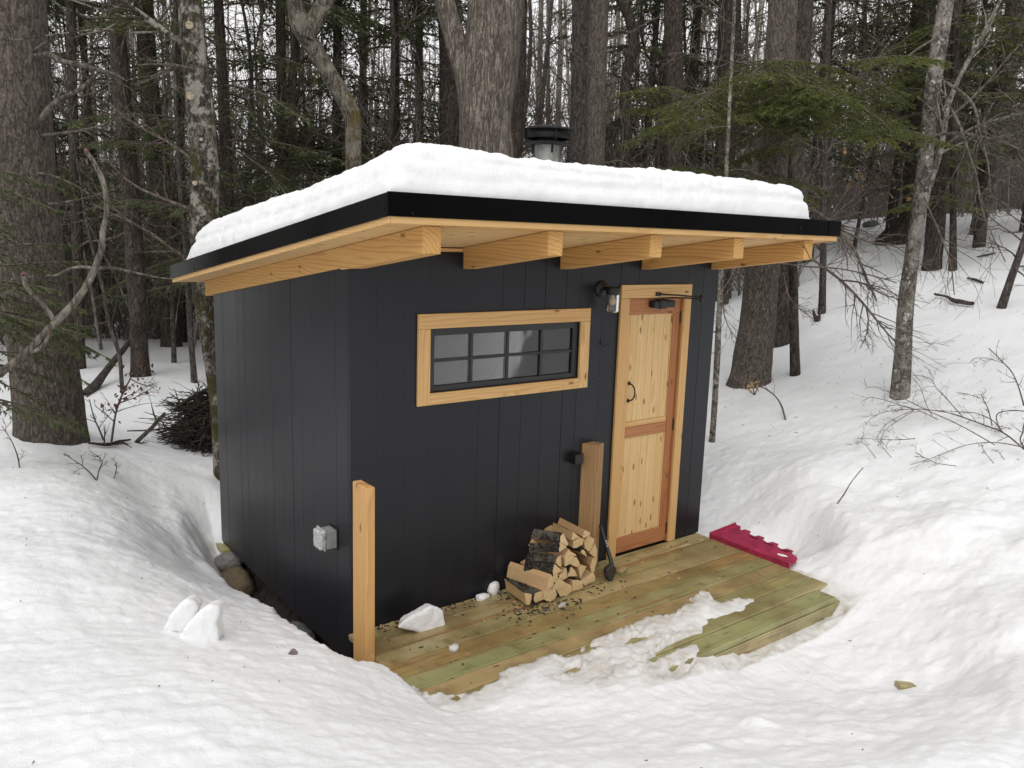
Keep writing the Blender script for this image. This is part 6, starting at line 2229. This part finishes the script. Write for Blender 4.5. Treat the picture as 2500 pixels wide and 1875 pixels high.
dB_ = rs.uniform(11, 30, nB)
base = np.stack([CAM[0] + np.sin(az) * dB_, CAM[1] + np.cos(az) * dB_, np.zeros(nB)], 1)
base[:, 2] = H(base[:, 0], base[:, 1]) - .3
hB = rs.uniform(7, 12, nB)
C = base[:, None, :] + np.linspace(0, 1, 5)[None, :, None] * hB[:, None, None] * np.array([0, 0, 1.0])
b.tubes(C, rs.uniform(.08, .25, (nB, 1)) * np.linspace(1, .3, 5)[None], 8)
nf = 900
tt = rs.uniform(.12, 1, (nB, nf))
rr_ = (1.05 - tt) * rs.uniform(.1, 1, tt.shape) * 3.2
aa = rs.uniform(0, 6.28, tt.shape)
P0 = np.stack([base[:, 0:1] + np.cos(aa) * rr_, base[:, 1:2] + np.sin(aa) * rr_, base[:, 2:3] + tt * hB[:, None] - rr_ * .15], -1).reshape(-1, 3)
e1 = rs.normal(size=P0.shape) * np.array([.2, .2, .06])
e2 = rs.normal(size=P0.shape) * np.array([.2, .2, .06])
V = np.stack([P0, P0 + e1, P0 + e2], 1).reshape(-1, 3)
b.add(V, None, np.arange(len(V)).reshape(-1, 3), m=1)
o = link('unseen_woods', b.mesh('unseen_woods', [MB['dark'], M_NEEDLE], False))  # unseen trees added behind the camera so glossy faces reflect dark
tag(o, 'unseen evergreen woods added round the clearing to darken reflections', 'woodland', kind='stuff')
# undergrowth thicket (fine brush low over the far snow)
b = Buf()
nU = 9500
pxs = np.concatenate([rs.uniform(-100, 2600, nU)])
ds = rs.uniform(15, 42, nU) ** 1.0
ds = np.where((pxs > 1950), 27 + (ds - 15) * .7, ds)
ds = np.where((pxs < 700), np.maximum(ds, 17.5), ds)
base = np.array([atd(px, 700, d) for px, d in zip(pxs, ds)])
base[:, 2] = H(base[:, 0], base[:, 1])
d = rs.normal(size=(nU, 3)) * np.array([.5, .5, .3]) + np.array([0, 0, 1.0])
d /= np.linalg.norm(d, axis=1, keepdims=True)
L = rs.uniform(.6, 3.2, nU) * np.where(rs.rand(nU) < .3, 1.7, 1)
C = np.zeros((nU, 5, 3))
C[:, 0] = base
for k in range(1, 5):
    d = d + rs.normal(size=d.shape) * .16
    d /= np.linalg.norm(d, axis=1, keepdims=True)
    C[:, k] = C[:, k - 1] + d * (L / 4)[:, None]
b.tubes(C, np.linspace(.013, .004, 5)[None] * rs.uniform(.6, 1.4, (nU, 1)), 3)
A1, AR = spawn(C, np.full((nU, 5), .009), 3, .25, .95, .45, .7, 4, wig=.2, rf=.7, rmin=.004)
b.tubes(A1, AR, 3)
nS = 460
pxs = rs.uniform(-100, 2600, nS)
ds = rs.uniform(15, 34, nS)
ds = np.where(pxs > 1950, 24 + (ds - 15) * .6, ds)
keep = ~((pxs > 1250) & (pxs < 1400) & (ds < 26))
pxs, ds = pxs[keep], ds[keep]
nS = len(pxs)
base = np.array([atd(px, 700, d) for px, d in zip(pxs, ds)])
base[:, 2] = H(base[:, 0], base[:, 1])
L = rs.uniform(3.5, 9, nS)
C = np.zeros((nS, 7, 3))
C[:, 0] = base
d = rs.normal(size=(nS, 3)) * np.array([.14, .14, .02]) + np.array([0, 0, 1.0])
for k in range(1, 7):
    d = d + rs.normal(size=d.shape) * .07
    d /= np.linalg.norm(d, axis=1, keepdims=True)
    C[:, k] = C[:, k - 1] + d * (L / 6)[:, None]
b.tubes(C, np.linspace(.026, .006, 7)[None] * rs.uniform(.5, 1.5, (nS, 1)), 4)
A1, AR = spawn(C, np.full((nS, 7), .014), 16, .12, .97, 1.15, 1.0, 5, up=.05, wig=.2, rf=.6, rmin=.0045)
b.tubes(A1, AR, 3)
A2, AR2 = spawn(A1, AR, 4, .2, .95, .5, .7, 4, wig=.2, rf=.7, rmin=.0035)
b.tubes(A2, AR2, 3)
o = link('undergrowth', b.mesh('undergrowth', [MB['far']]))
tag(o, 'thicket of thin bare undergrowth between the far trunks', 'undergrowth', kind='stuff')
# scattered pale beech leaves in the understorey
V, T = [], []
k = 0
pc_ = [(2130, 330), (2160, 350), (2190, 300), (2060, 430), (1990, 450), (2100, 400), (1960, 430), (1980, 480), (2180, 460), (1290, 380), (1280, 360), (1420, 385), (480, 660), (470, 560), (390, 600)]
cc = np.array([atd(px, py, rnd.uniform(17, 21)) for px, py in pc_])
o = leaves(None, cc, 34, np.array([.45, .45, .3]), .11, M_LEAF_TAN, 'beech_leaves')
tag(o, 'dry tan beech leaves still hanging in the understorey', 'leaves', kind='stuff')
# litter on the snow: needles, seeds, bark bits
b = Buf()
nL = 1500
lx = rs.uniform(-2.5, 14, nL)
ly = rs.uniform(-3.4, 9, nL)
ok = ~((lx > -.4) & (lx < 3.3) & (ly > -1.4) & (ly < 2.6)) & ((ly > -1) | (rs.rand(nL) < .35))
lx, ly = lx[ok], ly[ok]
lz = H(lx, ly)
sz = rs.uniform(.0015, .006, len(lx)) * np.where(lx > 5, 1.9, 1)
ang = rs.uniform(0, 6.28, len(lx))
e1 = np.stack([np.cos(ang), np.sin(ang), np.zeros(len(lx))], 1) * (sz * rs.uniform(.8, 3.5, len(lx)))[:, None]
e2 = np.stack([-np.sin(ang), np.cos(ang), np.zeros(len(lx))], 1) * (sz * .4)[:, None]
c = np.stack([lx, ly, lz + .004], 1)
V = np.stack([c - e1, c + e2, c + e1, c - e2, c + np.array([0, 0, .005])], 1).reshape(-1, 3)
i = np.arange(len(lx))[:, None] * 5
T = np.concatenate([np.concatenate([i, i + 1, i + 4], 1), np.concatenate([i + 1, i + 2, i + 4], 1), np.concatenate([i + 2, i + 3, i + 4], 1), np.concatenate([i + 3, i, i + 4], 1)])
o = link('snow_litter', mesh_np('snow_litter', V, None, T, [MB['dark']], None, False))
tag(o, 'bits of bark, needles and seeds scattered on the snow', 'litter', kind='stuff')

SC.cycles.max_bounces = 8
SC.cycles.transparent_max_bounces = 12
SC.cycles.use_adaptive_sampling = True
SC.cycles.use_denoising = True
print('objects', len(bpy.data.objects))
